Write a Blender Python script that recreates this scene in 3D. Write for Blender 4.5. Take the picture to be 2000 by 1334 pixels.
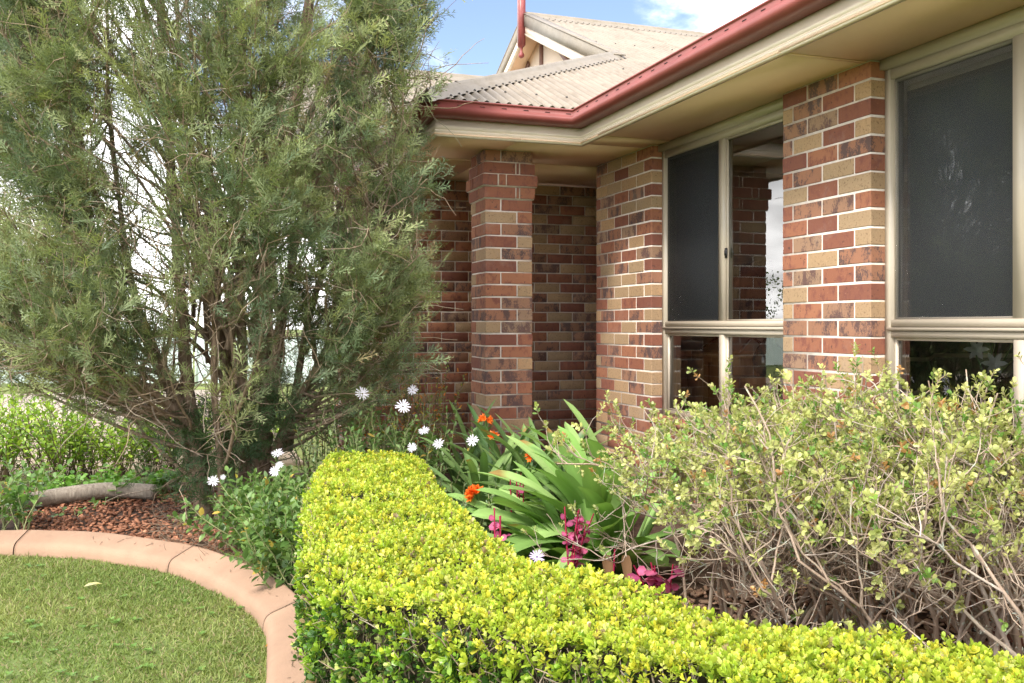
import bpy, bmesh, math, random
import numpy as np
from mathutils import Vector, Matrix

random.seed(7)
rng = np.random.default_rng(11)
SC = bpy.context.scene
COL = SC.collection
for o in list(bpy.data.objects):
    bpy.data.objects.remove(o)

# ------------------------------------------------------------------ camera
FPX, HORIZON, CAMZ = 1835.0, 635.7, 1.25
YAW = math.radians(19.1)
SA, CA = math.sin(YAW), math.cos(YAW)
cam = bpy.data.cameras.new('camera')
cam.sensor_width = 36.0
cam.lens = FPX / 2000.0 * 36.0
cam.shift_y = -(667.0 - HORIZON) / 2000.0
cam.clip_start, cam.clip_end = 0.05, 2000.0
camo = bpy.data.objects.new('camera', cam)
COL.objects.link(camo)
camo.location = (0, 0, CAMZ)
camo.rotation_euler = (math.radians(90), 0, -YAW)
SC.camera = camo

# ------------------------------------------------------------------ sky, sun, exposure
SUN_AZ_VEC = Vector((-0.62, -0.50, 0.0)).normalized()
SUN_EL = math.radians(46)
world = bpy.data.worlds.new('World')
SC.world = world
world.use_nodes = True
wn, wl = world.node_tree.nodes, world.node_tree.links
wn.clear()
sky = wn.new('ShaderNodeTexSky')
sky.sky_type = 'NISHITA'
sky.sun_disc = False
sky.sun_elevation = SUN_EL
sky.sun_rotation = math.atan2(SUN_AZ_VEC.x, SUN_AZ_VEC.y)
sky.air_density = 1.0
sky.dust_density = 1.2
sky.ozone_density = 2.6
tc = wn.new('ShaderNodeTexCoord')
sep = wn.new('ShaderNodeSeparateXYZ'); wl.new(tc.outputs['Generated'], sep.inputs[0])
addz = wn.new('ShaderNodeMath'); addz.operation = 'ADD'; addz.inputs[1].default_value = 0.22
mxz = wn.new('ShaderNodeMath'); mxz.operation = 'MAXIMUM'; mxz.inputs[1].default_value = 0.0
wl.new(sep.outputs['Z'], mxz.inputs[0]); wl.new(mxz.outputs[0], addz.inputs[0])
dx = wn.new('ShaderNodeMath'); dx.operation = 'DIVIDE'; wl.new(sep.outputs['X'], dx.inputs[0]); wl.new(addz.outputs[0], dx.inputs[1])
dy = wn.new('ShaderNodeMath'); dy.operation = 'DIVIDE'; wl.new(sep.outputs['Y'], dy.inputs[0]); wl.new(addz.outputs[0], dy.inputs[1])
cmb = wn.new('ShaderNodeCombineXYZ'); wl.new(dx.outputs[0], cmb.inputs[0]); wl.new(dy.outputs[0], cmb.inputs[1])
mp = wn.new('ShaderNodeMapping'); mp.inputs['Location'].default_value = (1.0, 4.0, 0.0)
wl.new(cmb.outputs[0], mp.inputs[0])
nz = wn.new('ShaderNodeTexNoise'); nz.inputs['Scale'].default_value = 1.05; nz.inputs['Detail'].default_value = 9
nz.inputs['Roughness'].default_value = 0.56; nz.inputs['Distortion'].default_value = 0.35
wl.new(mp.outputs[0], nz.inputs['Vector'])
cr = wn.new('ShaderNodeMapRange'); cr.interpolation_type = 'SMOOTHSTEP'
cr.inputs['From Min'].default_value = 0.42; cr.inputs['From Max'].default_value = 0.60
wl.new(nz.outputs['Fac'], cr.inputs['Value'])
# cloud brightness varies with a second noise (grey bases, white tops)
nz2 = wn.new('ShaderNodeTexNoise'); nz2.inputs['Scale'].default_value = 2.6; nz2.inputs['Detail'].default_value = 6
wl.new(mp.outputs[0], nz2.inputs['Vector'])
cb = wn.new('ShaderNodeMapRange'); cb.inputs['From Min'].default_value = 0.3; cb.inputs['From Max'].default_value = 0.7
cb.inputs['To Min'].default_value = 6.0; cb.inputs['To Max'].default_value = 13.0
wl.new(nz2.outputs['Fac'], cb.inputs['Value'])
cmb2 = wn.new('ShaderNodeCombineColor')
for i in range(3):
    m_ = wn.new('ShaderNodeMath'); m_.operation = 'MULTIPLY'; m_.inputs[1].default_value = (1.0, 0.985, 0.97)[i]
    wl.new(cb.outputs[0], m_.inputs[0]); wl.new(m_.outputs[0], cmb2.inputs[i])
mixs = wn.new('ShaderNodeMix'); mixs.data_type = 'RGBA'
hz = wn.new('ShaderNodeMapRange'); hz.interpolation_type = 'SMOOTHSTEP'      # cloud closes up towards the horizon
hz.inputs['From Min'].default_value = 0.24; hz.inputs['From Max'].default_value = 0.10
wl.new(sep.outputs['Z'], hz.inputs['Value'])
mxc = wn.new('ShaderNodeMath'); mxc.operation = 'MAXIMUM'; wl.new(cr.outputs[0], mxc.inputs[0]); wl.new(hz.outputs[0], mxc.inputs[1])
wl.new(mxc.outputs[0], mixs.inputs['Factor'])
skt = wn.new('ShaderNodeMix'); skt.data_type = 'RGBA'; skt.blend_type = 'MULTIPLY'; skt.inputs['Factor'].default_value = 1.0
skt.inputs['B'].default_value = (0.58, 0.525, 0.515, 1); wl.new(sky.outputs[0], skt.inputs['A'])
wl.new(skt.outputs['Result'], mixs.inputs['A']); wl.new(cmb2.outputs[0], mixs.inputs['B'])
bg = wn.new('ShaderNodeBackground'); bg.inputs['Strength'].default_value = 0.15
wl.new(mixs.outputs['Result'], bg.inputs['Color'])
wo = wn.new('ShaderNodeOutputWorld'); wl.new(bg.outputs[0], wo.inputs['Surface'])

sun = bpy.data.lights.new('sun', 'SUN')
sun.energy = 1.5
sun.angle = math.radians(11)
sun.color = (1.0, 0.95, 0.87)
suno = bpy.data.objects.new('sun', sun)
COL.objects.link(suno)
sdir = Vector((SUN_AZ_VEC.x * math.cos(SUN_EL), SUN_AZ_VEC.y * math.cos(SUN_EL), math.sin(SUN_EL)))
suno.rotation_euler = sdir.to_track_quat('Z', 'Y').to_euler()
suno.location = (-4, -6, 9)

SC.view_settings.view_transform = 'Standard'
SC.view_settings.look = 'None'
SC.view_settings.gamma = 1.0
SC.view_settings.exposure = 1.75
SC.view_settings.use_curve_mapping = False
SC.cycles.use_denoising = True
SC.cycles.denoiser = 'OPENIMAGEDENOISE'
SC.cycles.denoising_input_passes = 'RGB_ALBEDO_NORMAL'
SC.cycles.denoising_prefilter = 'NONE'
SC.cycles.max_bounces = 8
SC.cycles.diffuse_bounces = 4
SC.cycles.transparent_max_bounces = 16
SC.cycles.caustics_reflective = False
SC.cycles.caustics_refractive = False
SC.cycles.sample_clamp_indirect = 6.0

# ------------------------------------------------------------------ placing helpers
def PD(u, d, z=0.0):
    r = (u - 1000.0) / FPX * d
    return np.array((SA * d + CA * r, CA * d - SA * r, z))
def PV(u, v, d):
    return PD(u, d, CAMZ - (v - HORIZON) / FPX * d)
def PZ(u, v, z):
    return PD(u, (CAMZ - z) * FPX / (v - HORIZON), z)
def DR(d, r, z=0.0):
    return np.array((SA * d + CA * r, CA * d - SA * r, z))
def norm(a):
    return a / np.maximum(np.linalg.norm(a, axis=-1, keepdims=True), 1e-9)
FWD = np.array((SA, CA, 0.0)); RGT = np.array((CA, -SA, 0.0))

# ------------------------------------------------------------------ mesh helpers
class Geo:
    def __init__(self):
        self.V, self.F, self.C, self.M, self.n = [], [], [], [], 0
    def add(self, V, F, col=None, mi=0):
        V = np.asarray(V, float).reshape(-1, 3)
        if len(V) == 0: return
        for f in (F if isinstance(F, (list, tuple)) else [F]):
            f = np.asarray(f, int)
            if len(f):
                self.F.append(f + self.n); self.M.append(np.full(len(f), mi))
        c = np.ones((len(V), 3)) if col is None else np.broadcast_to(np.asarray(col, float), (len(V), 3))
        self.C.append(c); self.V.append(V); self.n += len(V)
    def box(self, x0, x1, y0, y1, z0, z1, col=None, mi=0):
        v = [(x, y, z) for z in (z0, z1) for y in (y0, y1) for x in (x0, x1)]
        self.add(v, np.array([(0, 2, 3, 1), (4, 5, 7, 6), (0, 1, 5, 4), (2, 6, 7, 3), (0, 4, 6, 2), (1, 3, 7, 5)]), col, mi)
    def prism(self, quadA, quadB, col=None, mi=0):
        v = list(quadA) + list(quadB); k = len(quadA)
        sides = [(i, (i + 1) % k, k + (i + 1) % k, k + i) for i in range(k)]
        self.add(v, [np.array([tuple(range(k - 1, -1, -1)), tuple(range(k, 2 * k))]), np.array(sides)], col, mi)
    def lathe(self, prof, c=(0, 0, 0), n=14, col=None, mi=0):
        a = np.linspace(0, 2 * math.pi, n, endpoint=False)
        V = np.array([[(r * math.cos(t) + c[0], r * math.sin(t) + c[1], z + c[2]) for t in a] for r, z in prof]).reshape(-1, 3)
        F = [(i * n + j, i * n + (j + 1) % n, (i + 1) * n + (j + 1) % n, (i + 1) * n + j) for i in range(len(prof) - 1) for j in range(n)]
        self.add(V, np.array(F), col, mi)

def mesh_of(name, g, mats, smooth=False):
    me = bpy.data.meshes.new(name)
    if g.n:
        V = np.concatenate(g.V).astype(np.float32); C = np.concatenate(g.C).astype(np.float32)
        loops = np.concatenate([f.ravel() for f in g.F]).astype(np.int32)
        lens = np.concatenate([np.full(len(f), f.shape[1]) for f in g.F]).astype(np.int32)
        starts = np.concatenate(([0], np.cumsum(lens)[:-1])).astype(np.int32)
        me.vertices.add(len(V)); me.vertices.foreach_set('co', V.ravel())
        me.loops.add(len(loops)); me.loops.foreach_set('vertex_index', loops)
        me.polygons.add(len(lens)); me.polygons.foreach_set('loop_start', starts)
        try: me.polygons.foreach_set('loop_total', lens)
        except Exception: pass
        me.polygons.foreach_set('material_index', np.concatenate(g.M).astype(np.int32))
        if smooth: me.polygons.foreach_set('use_smooth', np.ones(len(lens), bool))
        at = me.attributes.new('tint', 'FLOAT_COLOR', 'POINT')
        at.data.foreach_set('color', np.concatenate((C, np.ones((len(C), 1), np.float32)), 1).astype(np.float32).ravel())
        me.update(calc_edges=True); me.validate()
    for m in (mats if isinstance(mats, (list, tuple)) else [mats]):
        me.materials.append(m)
    return me
def obj(name, g, mats, parent=None, smooth=False):
    me = g if isinstance(g, bpy.types.Mesh) else mesh_of(name, g, mats, smooth)
    o = bpy.data.objects.new(name, me); COL.objects.link(o)
    if parent: o.parent = parent
    return o
def tag(o, label=None, cat=None, group=None, kind=None):
    if label: o['label'] = label
    if cat: o['category'] = cat
    if group: o['group'] = group
    if kind: o['kind'] = kind
    return o
def empty(name, label=None, cat=None, group=None, loc=(0, 0, 0), parent=None, kind=None):
    o = bpy.data.objects.new(name, None); COL.objects.link(o)
    o.empty_display_size = 0.1
    o.location = tuple(float(x) for x in loc)
    if parent: o.parent = parent
    return tag(o, label, cat, group, kind)

def grow(p0, d0, L, n, wig, bias=(0, 0, 0)):
    p = np.array(p0, float); d = norm(np.array(d0, float)); N = len(p)
    L = np.broadcast_to(L, (N,)); bias = np.broadcast_to(np.asarray(bias, float), (N, 3))
    pts = [p.copy()]
    for i in range(n):
        d = norm(d + rng.normal(0, wig, (N, 3)) + bias)
        p = p + d * (L / n)[:, None]
        pts.append(p.copy())
    return np.stack(pts, 1)
def tubes(g, pts, r0, r1, sides, col=None, mi=0, pw=1.0):
    N, P, _ = pts.shape
    t = np.gradient(pts, axis=1); t = norm(t)
    ref = np.tile(np.array((0.31, 0.22, 0.92)), (N, P, 1))
    flat = np.abs((t * ref).sum(-1)) > 0.93
    ref[flat] = (0.9, -0.3, 0.2)
    a = norm(np.cross(t, ref)); b = np.cross(t, a)
    s = np.linspace(0, 1, P) ** pw
    rad = np.broadcast_to(r0, (N,))[:, None] * (1 - s) + np.broadcast_to(r1, (N,))[:, None] * s
    ang = np.linspace(0, 2 * math.pi, sides, endpoint=False)
    V = pts[:, :, None, :] + rad[:, :, None, None] * (np.cos(ang)[:, None] * a[:, :, None, :] + np.sin(ang)[:, None] * b[:, :, None, :])
    idx = np.arange(N * P * sides).reshape(N, P, sides)
    nx = np.roll(idx, -1, axis=2)
    F = np.stack([idx[:, :-1], nx[:, :-1], nx[:, 1:], idx[:, 1:]], -1).reshape(-1, 4)
    if col is not None:
        col = np.asarray(col, float)
        if col.ndim == 2: col = np.repeat(col, P * sides, axis=0)
    g.add(V.reshape(-1, 3), F, col, mi)
def tube1(g, pts, r0, r1, sides=8, col=None, mi=0, pw=1.0):
    tubes(g, np.asarray(pts, float)[None], r0, r1, sides, col, mi, pw)
def frames(d, up):
    d = norm(d); up = np.broadcast_to(np.asarray(up, float), d.shape)
    x = np.cross(d, up); bad = np.linalg.norm(x, axis=1) < 1e-3
    x[bad] = np.cross(d[bad], (0.7, 0.7, 0.1)); x = norm(x)
    z = np.cross(x, d)
    return np.stack([x, d, z], -1)
def scatter(g, T, faces, pos, R, sc, col, tcol=None, mi=0):
    N, k = len(pos), len(T)
    if N == 0: return
    sc = np.asarray(sc, float)
    if sc.ndim == 1: S = np.repeat(sc[:, None], 3, 1)
    else: S = sc
    L = T[None] * S[:, None, :]
    V = pos[:, None, :] + np.einsum('nij,nkj->nki', R, L)
    C = np.repeat(col[:, None, :], k, 1)
    if tcol is not None: C = C * np.asarray(tcol)[None, :, None]
    off = (np.arange(N) * k)[:, None, None]
    Fs = [(np.asarray(f)[None] + off).reshape(-1, np.asarray(f).shape[1]) for f in faces]
    g.add(V.reshape(-1, 3), Fs, C.reshape(-1, 3), mi)
def rv(n): return norm(rng.normal(0, 1, (n, 3)))
def cols(n, a, b, j=0.12):
    t = rng.random((n, 1)); c = np.asarray(a) * (1 - t) + np.asarray(b) * t
    return np.clip(c * (1 + rng.normal(0, j, (n, 1))), 0.004, 1)
def catmull(P, n):
    P = np.asarray(P, float)
    Q = np.vstack([2 * P[0] - P[1], P, 2 * P[-1] - P[-2]])
    out = []
    for i in range(1, len(Q) - 2):
        t = np.linspace(0, 1, n, endpoint=False)[:, None]
        a, b, c, d = Q[i - 1], Q[i], Q[i + 1], Q[i + 2]
        out.append(0.5 * ((2 * b) + (-a + c) * t + (2 * a - 5 * b + 4 * c - d) * t ** 2 + (-a + 3 * b - 3 * c + d) * t ** 3))
    out.append(P[-1:]); return np.vstack(out)
def resample(P, n):
    s = np.concatenate(([0], np.cumsum(np.linalg.norm(np.diff(P, axis=0), axis=1))))
    t = np.linspace(0, s[-1], n)
    return np.stack([np.interp(t, s, P[:, i]) for i in range(P.shape[1])], 1)

# leaf shapes: y = length, x = width, z = up
LEAF_OB = np.array([(0, 0, 0), (-.30, .5, .07), (0, .55, 0), (.30, .5, .07), (-.27, .86, .05), (.27, .86, .05), (0, 1, -.02)])
LEAF_OB_F = [np.array([(0, 2, 1), (0, 3, 2)]), np.array([(1, 2, 6, 4), (2, 3, 5, 6)])]
LEAF_HE = np.array([(0, 0, 0), (-.25, .38, .06), (-.27, .80, .05), (0, 1, -.02), (.27, .80, .05), (.25, .38, .06)])
LEAF_HE_F = [np.array([(0, 3, 2, 1), (0, 5, 4, 3)])]
LEAF_LA = np.array([(0, 0, 0), (-.17, .35, .05), (0, .4, 0), (.17, .35, .05), (-.13, .72, .02), (.13, .72, .02), (0, 1, -.1)])
LEAF_RD = np.array([(0, 0, 0), (-.42, .3, .05), (0, .5, -.02), (.42, .3, .05), (-.40, .75, .04), (.40, .75, .04), (0, 1, -.04)])

# ------------------------------------------------------------------ materials
def new_mat(name):
    m = bpy.data.materials.new(name); m.use_nodes = True
    nt = m.node_tree; nt.nodes.clear()
    out = nt.nodes.new('ShaderNodeOutputMaterial'); b = nt.nodes.new('ShaderNodeBsdfPrincipled')
    nt.links.new(b.outputs[0], out.inputs['Surface'])
    return m, nt, b, out
def N_(nt, t, **kw):
    n = nt.nodes.new(t)
    for k, v in kw.items(): setattr(n, k, v)
    return n
def noise(nt, vec, scale, detail=4, rough=0.55):
    n = N_(nt, 'ShaderNodeTexNoise'); n.inputs['Scale'].default_value = scale
    n.inputs['Detail'].default_value = detail; n.inputs['Roughness'].default_value = rough
    if vec is not None: nt.links.new(vec, n.inputs['Vector'])
    return n
def ramp(nt, fac, stops):
    r = N_(nt, 'ShaderNodeValToRGB'); e = r.color_ramp.elements
    e[0].position, e[0].color = stops[0][0], (*stops[0][1], 1)
    e[1].position, e[1].color = stops[-1][0], (*stops[-1][1], 1)
    for p, c in stops[1:-1]:
        x = e.new(p); x.color = (*c, 1)
    nt.links.new(fac, r.inputs[0]); return r
def mix(nt, fac, a, b, mode='MIX'):
    n = N_(nt, 'ShaderNodeMix', data_type='RGBA', blend_type=mode)
    for key, v in (('Factor', fac), ('A', a), ('B', b)):
        if hasattr(v, 'is_linked') or isinstance(v, bpy.types.NodeSocket): nt.links.new(v, n.inputs[key])
        elif isinstance(v, (int, float)): n.inputs[key].default_value = v
        else: n.inputs[key].default_value = (*v, 1)
    return n.outputs['Result']
def bump(nt, b, h, strength=0.3, dist=0.005):
    n = N_(nt, 'ShaderNodeBump'); n.inputs['Strength'].default_value = strength; n.inputs['Distance'].default_value = dist
    nt.links.new(h, n.inputs['Height']); nt.links.new(n.outputs[0], b.inputs['Normal'])
def plain(name, c, rough=0.5, var=0.12, scale=6.0, bmp=0.0, bscale=60, spec=0.5, dirt=None):
    m, nt, b, out = new_mat(name)
    co = N_(nt, 'ShaderNodeNewGeometry').outputs['Position']
    n1 = noise(nt, co, scale, 6)
    r = ramp(nt, n1.outputs['Fac'], [(0.3, tuple(x * (1 - var) for x in c)), (0.7, tuple(min(1, x * (1 + var)) for x in c))])
    col = r.outputs[0]
    if dirt:
        n2 = noise(nt, co, dirt[1], 8, 0.7)
        mr = N_(nt, 'ShaderNodeMapRange'); mr.inputs['From Min'].default_value = dirt[2]; mr.inputs['From Max'].default_value = dirt[2] + 0.25
        mr.inputs['To Max'].default_value = dirt[3]
        nt.links.new(n2.outputs['Fac'], mr.inputs['Value'])
        col = mix(nt, mr.outputs[0], col, dirt[0])
    nt.links.new(col, b.inputs['Base Color'])
    b.inputs['Roughness'].default_value = rough; b.inputs['Specular IOR Level'].default_value = spec
    if bmp: bump(nt, b, noise(nt, co, bscale, 5).outputs['Fac'], bmp)
    return m
def leafmat(name, rough=0.42, trans=0.3, spec=0.4, tcol=(1.15, 1.2, 0.6)):
    m, nt, b, out = new_mat(name)
    a = N_(nt, 'ShaderNodeAttribute', attribute_name='tint')
    nt.links.new(a.outputs['Color'], b.inputs['Base Color'])
    b.inputs['Roughness'].default_value = rough; b.inputs['Specular IOR Level'].default_value = spec
    if trans > 0:
        tr = N_(nt, 'ShaderNodeBsdfTranslucent')
        nt.links.new(mix(nt, 1.0, a.outputs['Color'], tcol, 'MULTIPLY'), tr.inputs['Color'])
        ms = N_(nt, 'ShaderNodeMixShader'); ms.inputs[0].default_value = trans
        nt.links.new(b.outputs[0], ms.inputs[1]); nt.links.new(tr.outputs[0], ms.inputs[2])
        nt.links.new(ms.outputs[0], out.inputs['Surface'])
    return m
def barkmat(name, a, b_, scale=18, lichen=None, rough=0.85, attr=False):
    m, nt, b, out = new_mat(name)
    co = N_(nt, 'ShaderNodeNewGeometry').outputs['Position']
    mpn = N_(nt, 'ShaderNodeMapping'); mpn.inputs['Scale'].default_value = (1, 1, 0.16)
    nt.links.new(co, mpn.inputs[0])
    n1 = noise(nt, mpn.outputs[0], scale * 3, 6, 0.65)
    r = ramp(nt, n1.outputs['Fac'], [(0.3, a), (0.7, b_)])
    col = r.outputs[0]
    if lichen:
        n2 = noise(nt, co, 22, 5, 0.6)
        mr = N_(nt, 'ShaderNodeMapRange'); mr.inputs['From Min'].default_value = lichen[1]; mr.inputs['From Max'].default_value = lichen[1] + 0.06
        nt.links.new(n2.outputs['Fac'], mr.inputs['Value'])
        col = mix(nt, mr.outputs[0], col, lichen[0])
    if attr:
        at = N_(nt, 'ShaderNodeAttribute', attribute_name='tint')
        col = mix(nt, 1.0, col, at.outputs['Color'], 'MULTIPLY')
    nt.links.new(col, b.inputs['Base Color']); b.inputs['Roughness'].default_value = rough
    b.inputs['Specular IOR Level'].default_value = 0.2
    bump(nt, b, n1.outputs['Fac'], 0.7, 0.012)
    return m
def brickmat(name, kind, joined=False):
    m, nt, b, out = new_mat(name)
    pos = N_(nt, 'ShaderNodeNewGeometry').outputs['Position']
    if joined:
        at = N_(nt, 'ShaderNodeAttribute', attribute_name='tint')
        sp = N_(nt, 'ShaderNodeSeparateColor'); nt.links.new(at.outputs['Color'], sp.inputs[0]); rnd = sp.outputs[0]
    else:
        rnd = N_(nt, 'ShaderNodeObjectInfo').outputs['Random']
    def nz4(scale, detail, rough=0.6, stretch=None):
        v = pos
        if stretch:
            q = N_(nt, 'ShaderNodeMapping'); q.inputs['Scale'].default_value = stretch; nt.links.new(pos, q.inputs[0]); v = q.outputs[0]
        n = noise(nt, v, scale, detail, rough); n.noise_dimensions = '4D'
        w = N_(nt, 'ShaderNodeMath', operation='MULTIPLY'); w.inputs[1].default_value = 40.0
        nt.links.new(rnd, w.inputs[0]); nt.links.new(w.outputs[0], n.inputs['W']); return n.outputs['Fac']
    fine = nz4(85, 4, 0.75)
    if kind == 'red':
        base = ramp(nt, rnd, [(0.0, (0.19, 0.058, 0.036)), (0.5, (0.28, 0.094, 0.050)), (1.0, (0.37, 0.145, 0.072))]).outputs[0]
        blot = nz4(26, 5, 0.65, (1, 1, 0.7))
        col = mix(nt, ramp(nt, blot, [(0.50, (0, 0, 0)), (0.64, (0.85, 0.85, 0.85))]).outputs[0], base, (0.17, 0.045, 0.035))
        col = mix(nt, ramp(nt, fine, [(0.63, (0, 0, 0)), (0.70, (0.7, 0.7, 0.7))]).outputs[0], col, (0.5, 0.25, 0.15))
        col = mix(nt, ramp(nt, nz4(45, 2), [(0.30, (0.9, 0.9, 0.9)), (0.36, (0, 0, 0))]).outputs[0], col, (0.06, 0.02, 0.02))
    elif kind == 'tan':
        base = ramp(nt, rnd, [(0.0, (0.36, 0.245, 0.14)), (0.6, (0.42, 0.27, 0.145)), (1.0, (0.48, 0.29, 0.15))]).outputs[0]
        col = mix(nt, ramp(nt, nz4(20, 5), [(0.45, (0, 0, 0)), (0.75, (0.55, 0.55, 0.55))]).outputs[0], base, (0.36, 0.24, 0.13))
        col = mix(nt, ramp(nt, fine, [(0.36, (0.85, 0.85, 0.85)), (0.46, (0, 0, 0))]).outputs[0], col, (0.15, 0.09, 0.05))
        col = mix(nt, ramp(nt, fine, [(0.62, (0, 0, 0)), (0.70, (0.6, 0.6, 0.6))]).outputs[0], col, (0.66, 0.48, 0.28))
    else:
        a = ramp(nt, rnd, [(0.0, (0.075, 0.042, 0.044)), (1.0, (0.12, 0.058, 0.050))]).outputs[0]
        c2 = ramp(nt, rnd, [(0.0, (0.30, 0.15, 0.085)), (0.5, (0.33, 0.135, 0.075)), (1.0, (0.31, 0.20, 0.125))]).outputs[0]
        big = nz4(18, 3, 0.55, (1.0, 1.0, 0.55)); mid = nz4(130, 5, 0.85, (1.0, 1.0, 0.55))
        s = N_(nt, 'ShaderNodeMath', operation='ADD'); nt.links.new(big, s.inputs[0]); nt.links.new(mid, s.inputs[1])
        col = mix(nt, ramp(nt, s.outputs[0], [(0.94, (0, 0, 0)), (1.18, (1, 1, 1))]).outputs[0], a, c2)
    st_ = noise(nt, pos, 2.6, 7, 0.72)
    col = mix(nt, ramp(nt, st_.outputs['Fac'], [(0.56, (0, 0, 0)), (0.72, (0.24, 0.24, 0.24))]).outputs[0], col, (0.46, 0.40, 0.34))
    col = mix(nt, 0.10, col, (0.36, 0.30, 0.25))
    nt.links.new(col, b.inputs['Base Color']); b.inputs['Roughness'].default_value = 0.82
    b.inputs['Specular IOR Level'].default_value = 0.25
    bump(nt, b, fine, 0.45, 0.003)
    return m

M = {}
for k in ('red', 'tan', 'dark'):
    M['brick_' + k] = brickmat('brick_' + k, k); M['brickj_' + k] = brickmat('brick_wall_' + k, k, True)
M['mortar'] = plain('mortar', (0.70, 0.63, 0.555), 0.95, 0.16, 18, 0.5, 220, 0.1)
M['frame'] = plain('window_frame_paint', (0.45, 0.388, 0.305), 0.35, 0.03, 3, dirt=((0.24, 0.20, 0.15), 11.0, 0.60, 0.35))
M['fascia'] = plain('fascia_paint', (0.83, 0.715, 0.575), 0.45, 0.05, 2.5, 0.05, 40, dirt=((0.42, 0.36, 0.24), 5.0, 0.58, 0.35))
M['soffit'] = plain('soffit_paint', (0.86, 0.62, 0.42), 0.5, 0.05, 1.5, 0.04, 30)
M['gutter'] = plain('gutter_red', (0.235, 0.062, 0.054), 0.42, 0.14, 4, 0.03, 30, dirt=((0.20, 0.10, 0.08), 7.0, 0.60, 0.5))
M['dark'] = plain('slot_dark', (0.02, 0.012, 0.012), 0.8)
M['screw'] = plain('screw_head', (0.05, 0.045, 0.04), 0.6)
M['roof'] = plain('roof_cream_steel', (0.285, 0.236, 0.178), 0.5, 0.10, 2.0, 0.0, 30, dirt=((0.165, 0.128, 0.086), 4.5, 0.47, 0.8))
M['cap'] = plain('ridge_cap_steel', (0.245, 0.208, 0.162), 0.5, 0.08, 3.0, 0.0, 30, dirt=((0.165, 0.128, 0.078), 9.0, 0.46, 0.75))
M['barge'] = plain('barge_cap_stained', (0.25, 0.22, 0.175), 0.6, 0.15, 5, dirt=((0.20, 0.17, 0.12), 16.0, 0.46, 0.8))
M['timber_brown'] = plain('trim_brown', (0.17, 0.085, 0.06), 0.5)
M['finial'] = plain('finial_red', (0.26, 0.06, 0.055), 0.4, 0.2, 12)
M['kerb'] = plain('kerb_concrete_terracotta', (0.335, 0.217, 0.146), 0.85, 0.12, 5, 0.35, 150, 0.2, dirt=((0.18, 0.122, 0.088), 11.0, 0.57, 0.45))
M['soil'] = plain('bed_soil', (0.085, 0.055, 0.040), 0.95, 0.5, 22, 0.8, 90, 0.1)
M['field'] = plain('field_grass', (0.16, 0.19, 0.06), 0.95, 0.35, 1.2, 0.5, 30, 0.1)
M['lawnbase'] = plain('lawn_thatch', (0.13, 0.17, 0.055), 0.95, 0.35, 14, 0.6, 120, 0.1)
M['concrete'] = plain('path_concrete', (0.56, 0.45, 0.35), 0.85, 0.08, 3, 0.2, 80, 0.2)
M['bark'] = barkmat('tree_bark', (0.11, 0.075, 0.052), (0.34, 0.245, 0.175))
M['twig'] = barkmat('twig_bark', (0.24, 0.185, 0.14), (0.48, 0.40, 0.32), 12, attr=True)
M['azalea_bark'] = barkmat('shrub_bark', (0.33, 0.265, 0.215), (0.56, 0.475, 0.40), 10, lichen=((0.52, 0.57, 0.50), 0.585), attr=True)
M['log'] = barkmat('log_grey_timber', (0.20, 0.165, 0.13), (0.40, 0.345, 0.28), 20)
M['conifer'] = leafmat('conifer_scale_leaf', 0.55, 0.25, 0.25)
M['leaf'] = leafmat('leaf_green', 0.38, 0.30, 0.45)
M['hedgeleaf'] = leafmat('hedge_leaf', 0.33, 0.34, 0.45)
M['grass'] = leafmat('grass_blade', 0.55, 0.3, 0.25)
M['strap'] = leafmat('strap_leaf', 0.45, 0.2, 0.35)
M['petal'] = leafmat('petal', 0.5, 0.25, 0.3, (1, 1, 1))
M['chip'] = leafmat('bark_chip', 0.8, 0.0, 0.2)
M['stemg'] = leafmat('soft_stem', 0.5, 0.0, 0.3)
M['bedcore'] = plain('hedge_inner_wood', (0.055, 0.048, 0.030), 0.95, 0.4, 40, 0.6, 80, 0.1)
M['lichen'] = leafmat('lichen_tuft', 0.9, 0.15, 0.1)
M['inwall'] = plain('room_wall', (0.50, 0.45, 0.37), 0.8)
M['carpet'] = plain('room_carpet', (0.22, 0.16, 0.11), 0.95)
M['wood'] = barkmat('cabinet_wood', (0.38, 0.17, 0.07), (0.60, 0.32, 0.15), 6, rough=0.45)
M['black'] = plain('black_plastic', (0.012, 0.012, 0.014), 0.25)
M['vase'] = plain('vase_glaze', (0.02, 0.055, 0.05), 0.12)
M['blind'] = None
def glassmat():
    m, nt, b, out = new_mat('window_glass'); nt.nodes.remove(b)
    fr = N_(nt, 'ShaderNodeFresnel'); fr.inputs[0].default_value = 2.4
    tr = N_(nt, 'ShaderNodeBsdfTransparent'); tr.inputs[0].default_value = (0.80, 0.84, 0.83, 1)
    gl = N_(nt, 'ShaderNodeBsdfGlossy'); gl.inputs['Roughness'].default_value = 0.0
    ms = N_(nt, 'ShaderNodeMixShader')
    nt.links.new(fr.outputs[0], ms.inputs[0]); nt.links.new(tr.outputs[0], ms.inputs[1]); nt.links.new(gl.outputs[0], ms.inputs[2])
    nt.links.new(ms.outputs[0], out.inputs['Surface']); return m
M['glass'] = glassmat()
def veil(name, c, alpha):
    m, nt, b, out = new_mat(name)
    b.inputs['Base Color'].default_value = (*c, 1); b.inputs['Roughness'].default_value = 0.9; b.inputs['Alpha'].default_value = alpha
    return m
M['blind'] = veil('blind_mesh_fabric', (0.15, 0.165, 0.19), 0.80)
M['flyscreen'] = veil('flyscreen_mesh', (0.028, 0.031, 0.035), 0.55)
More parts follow.
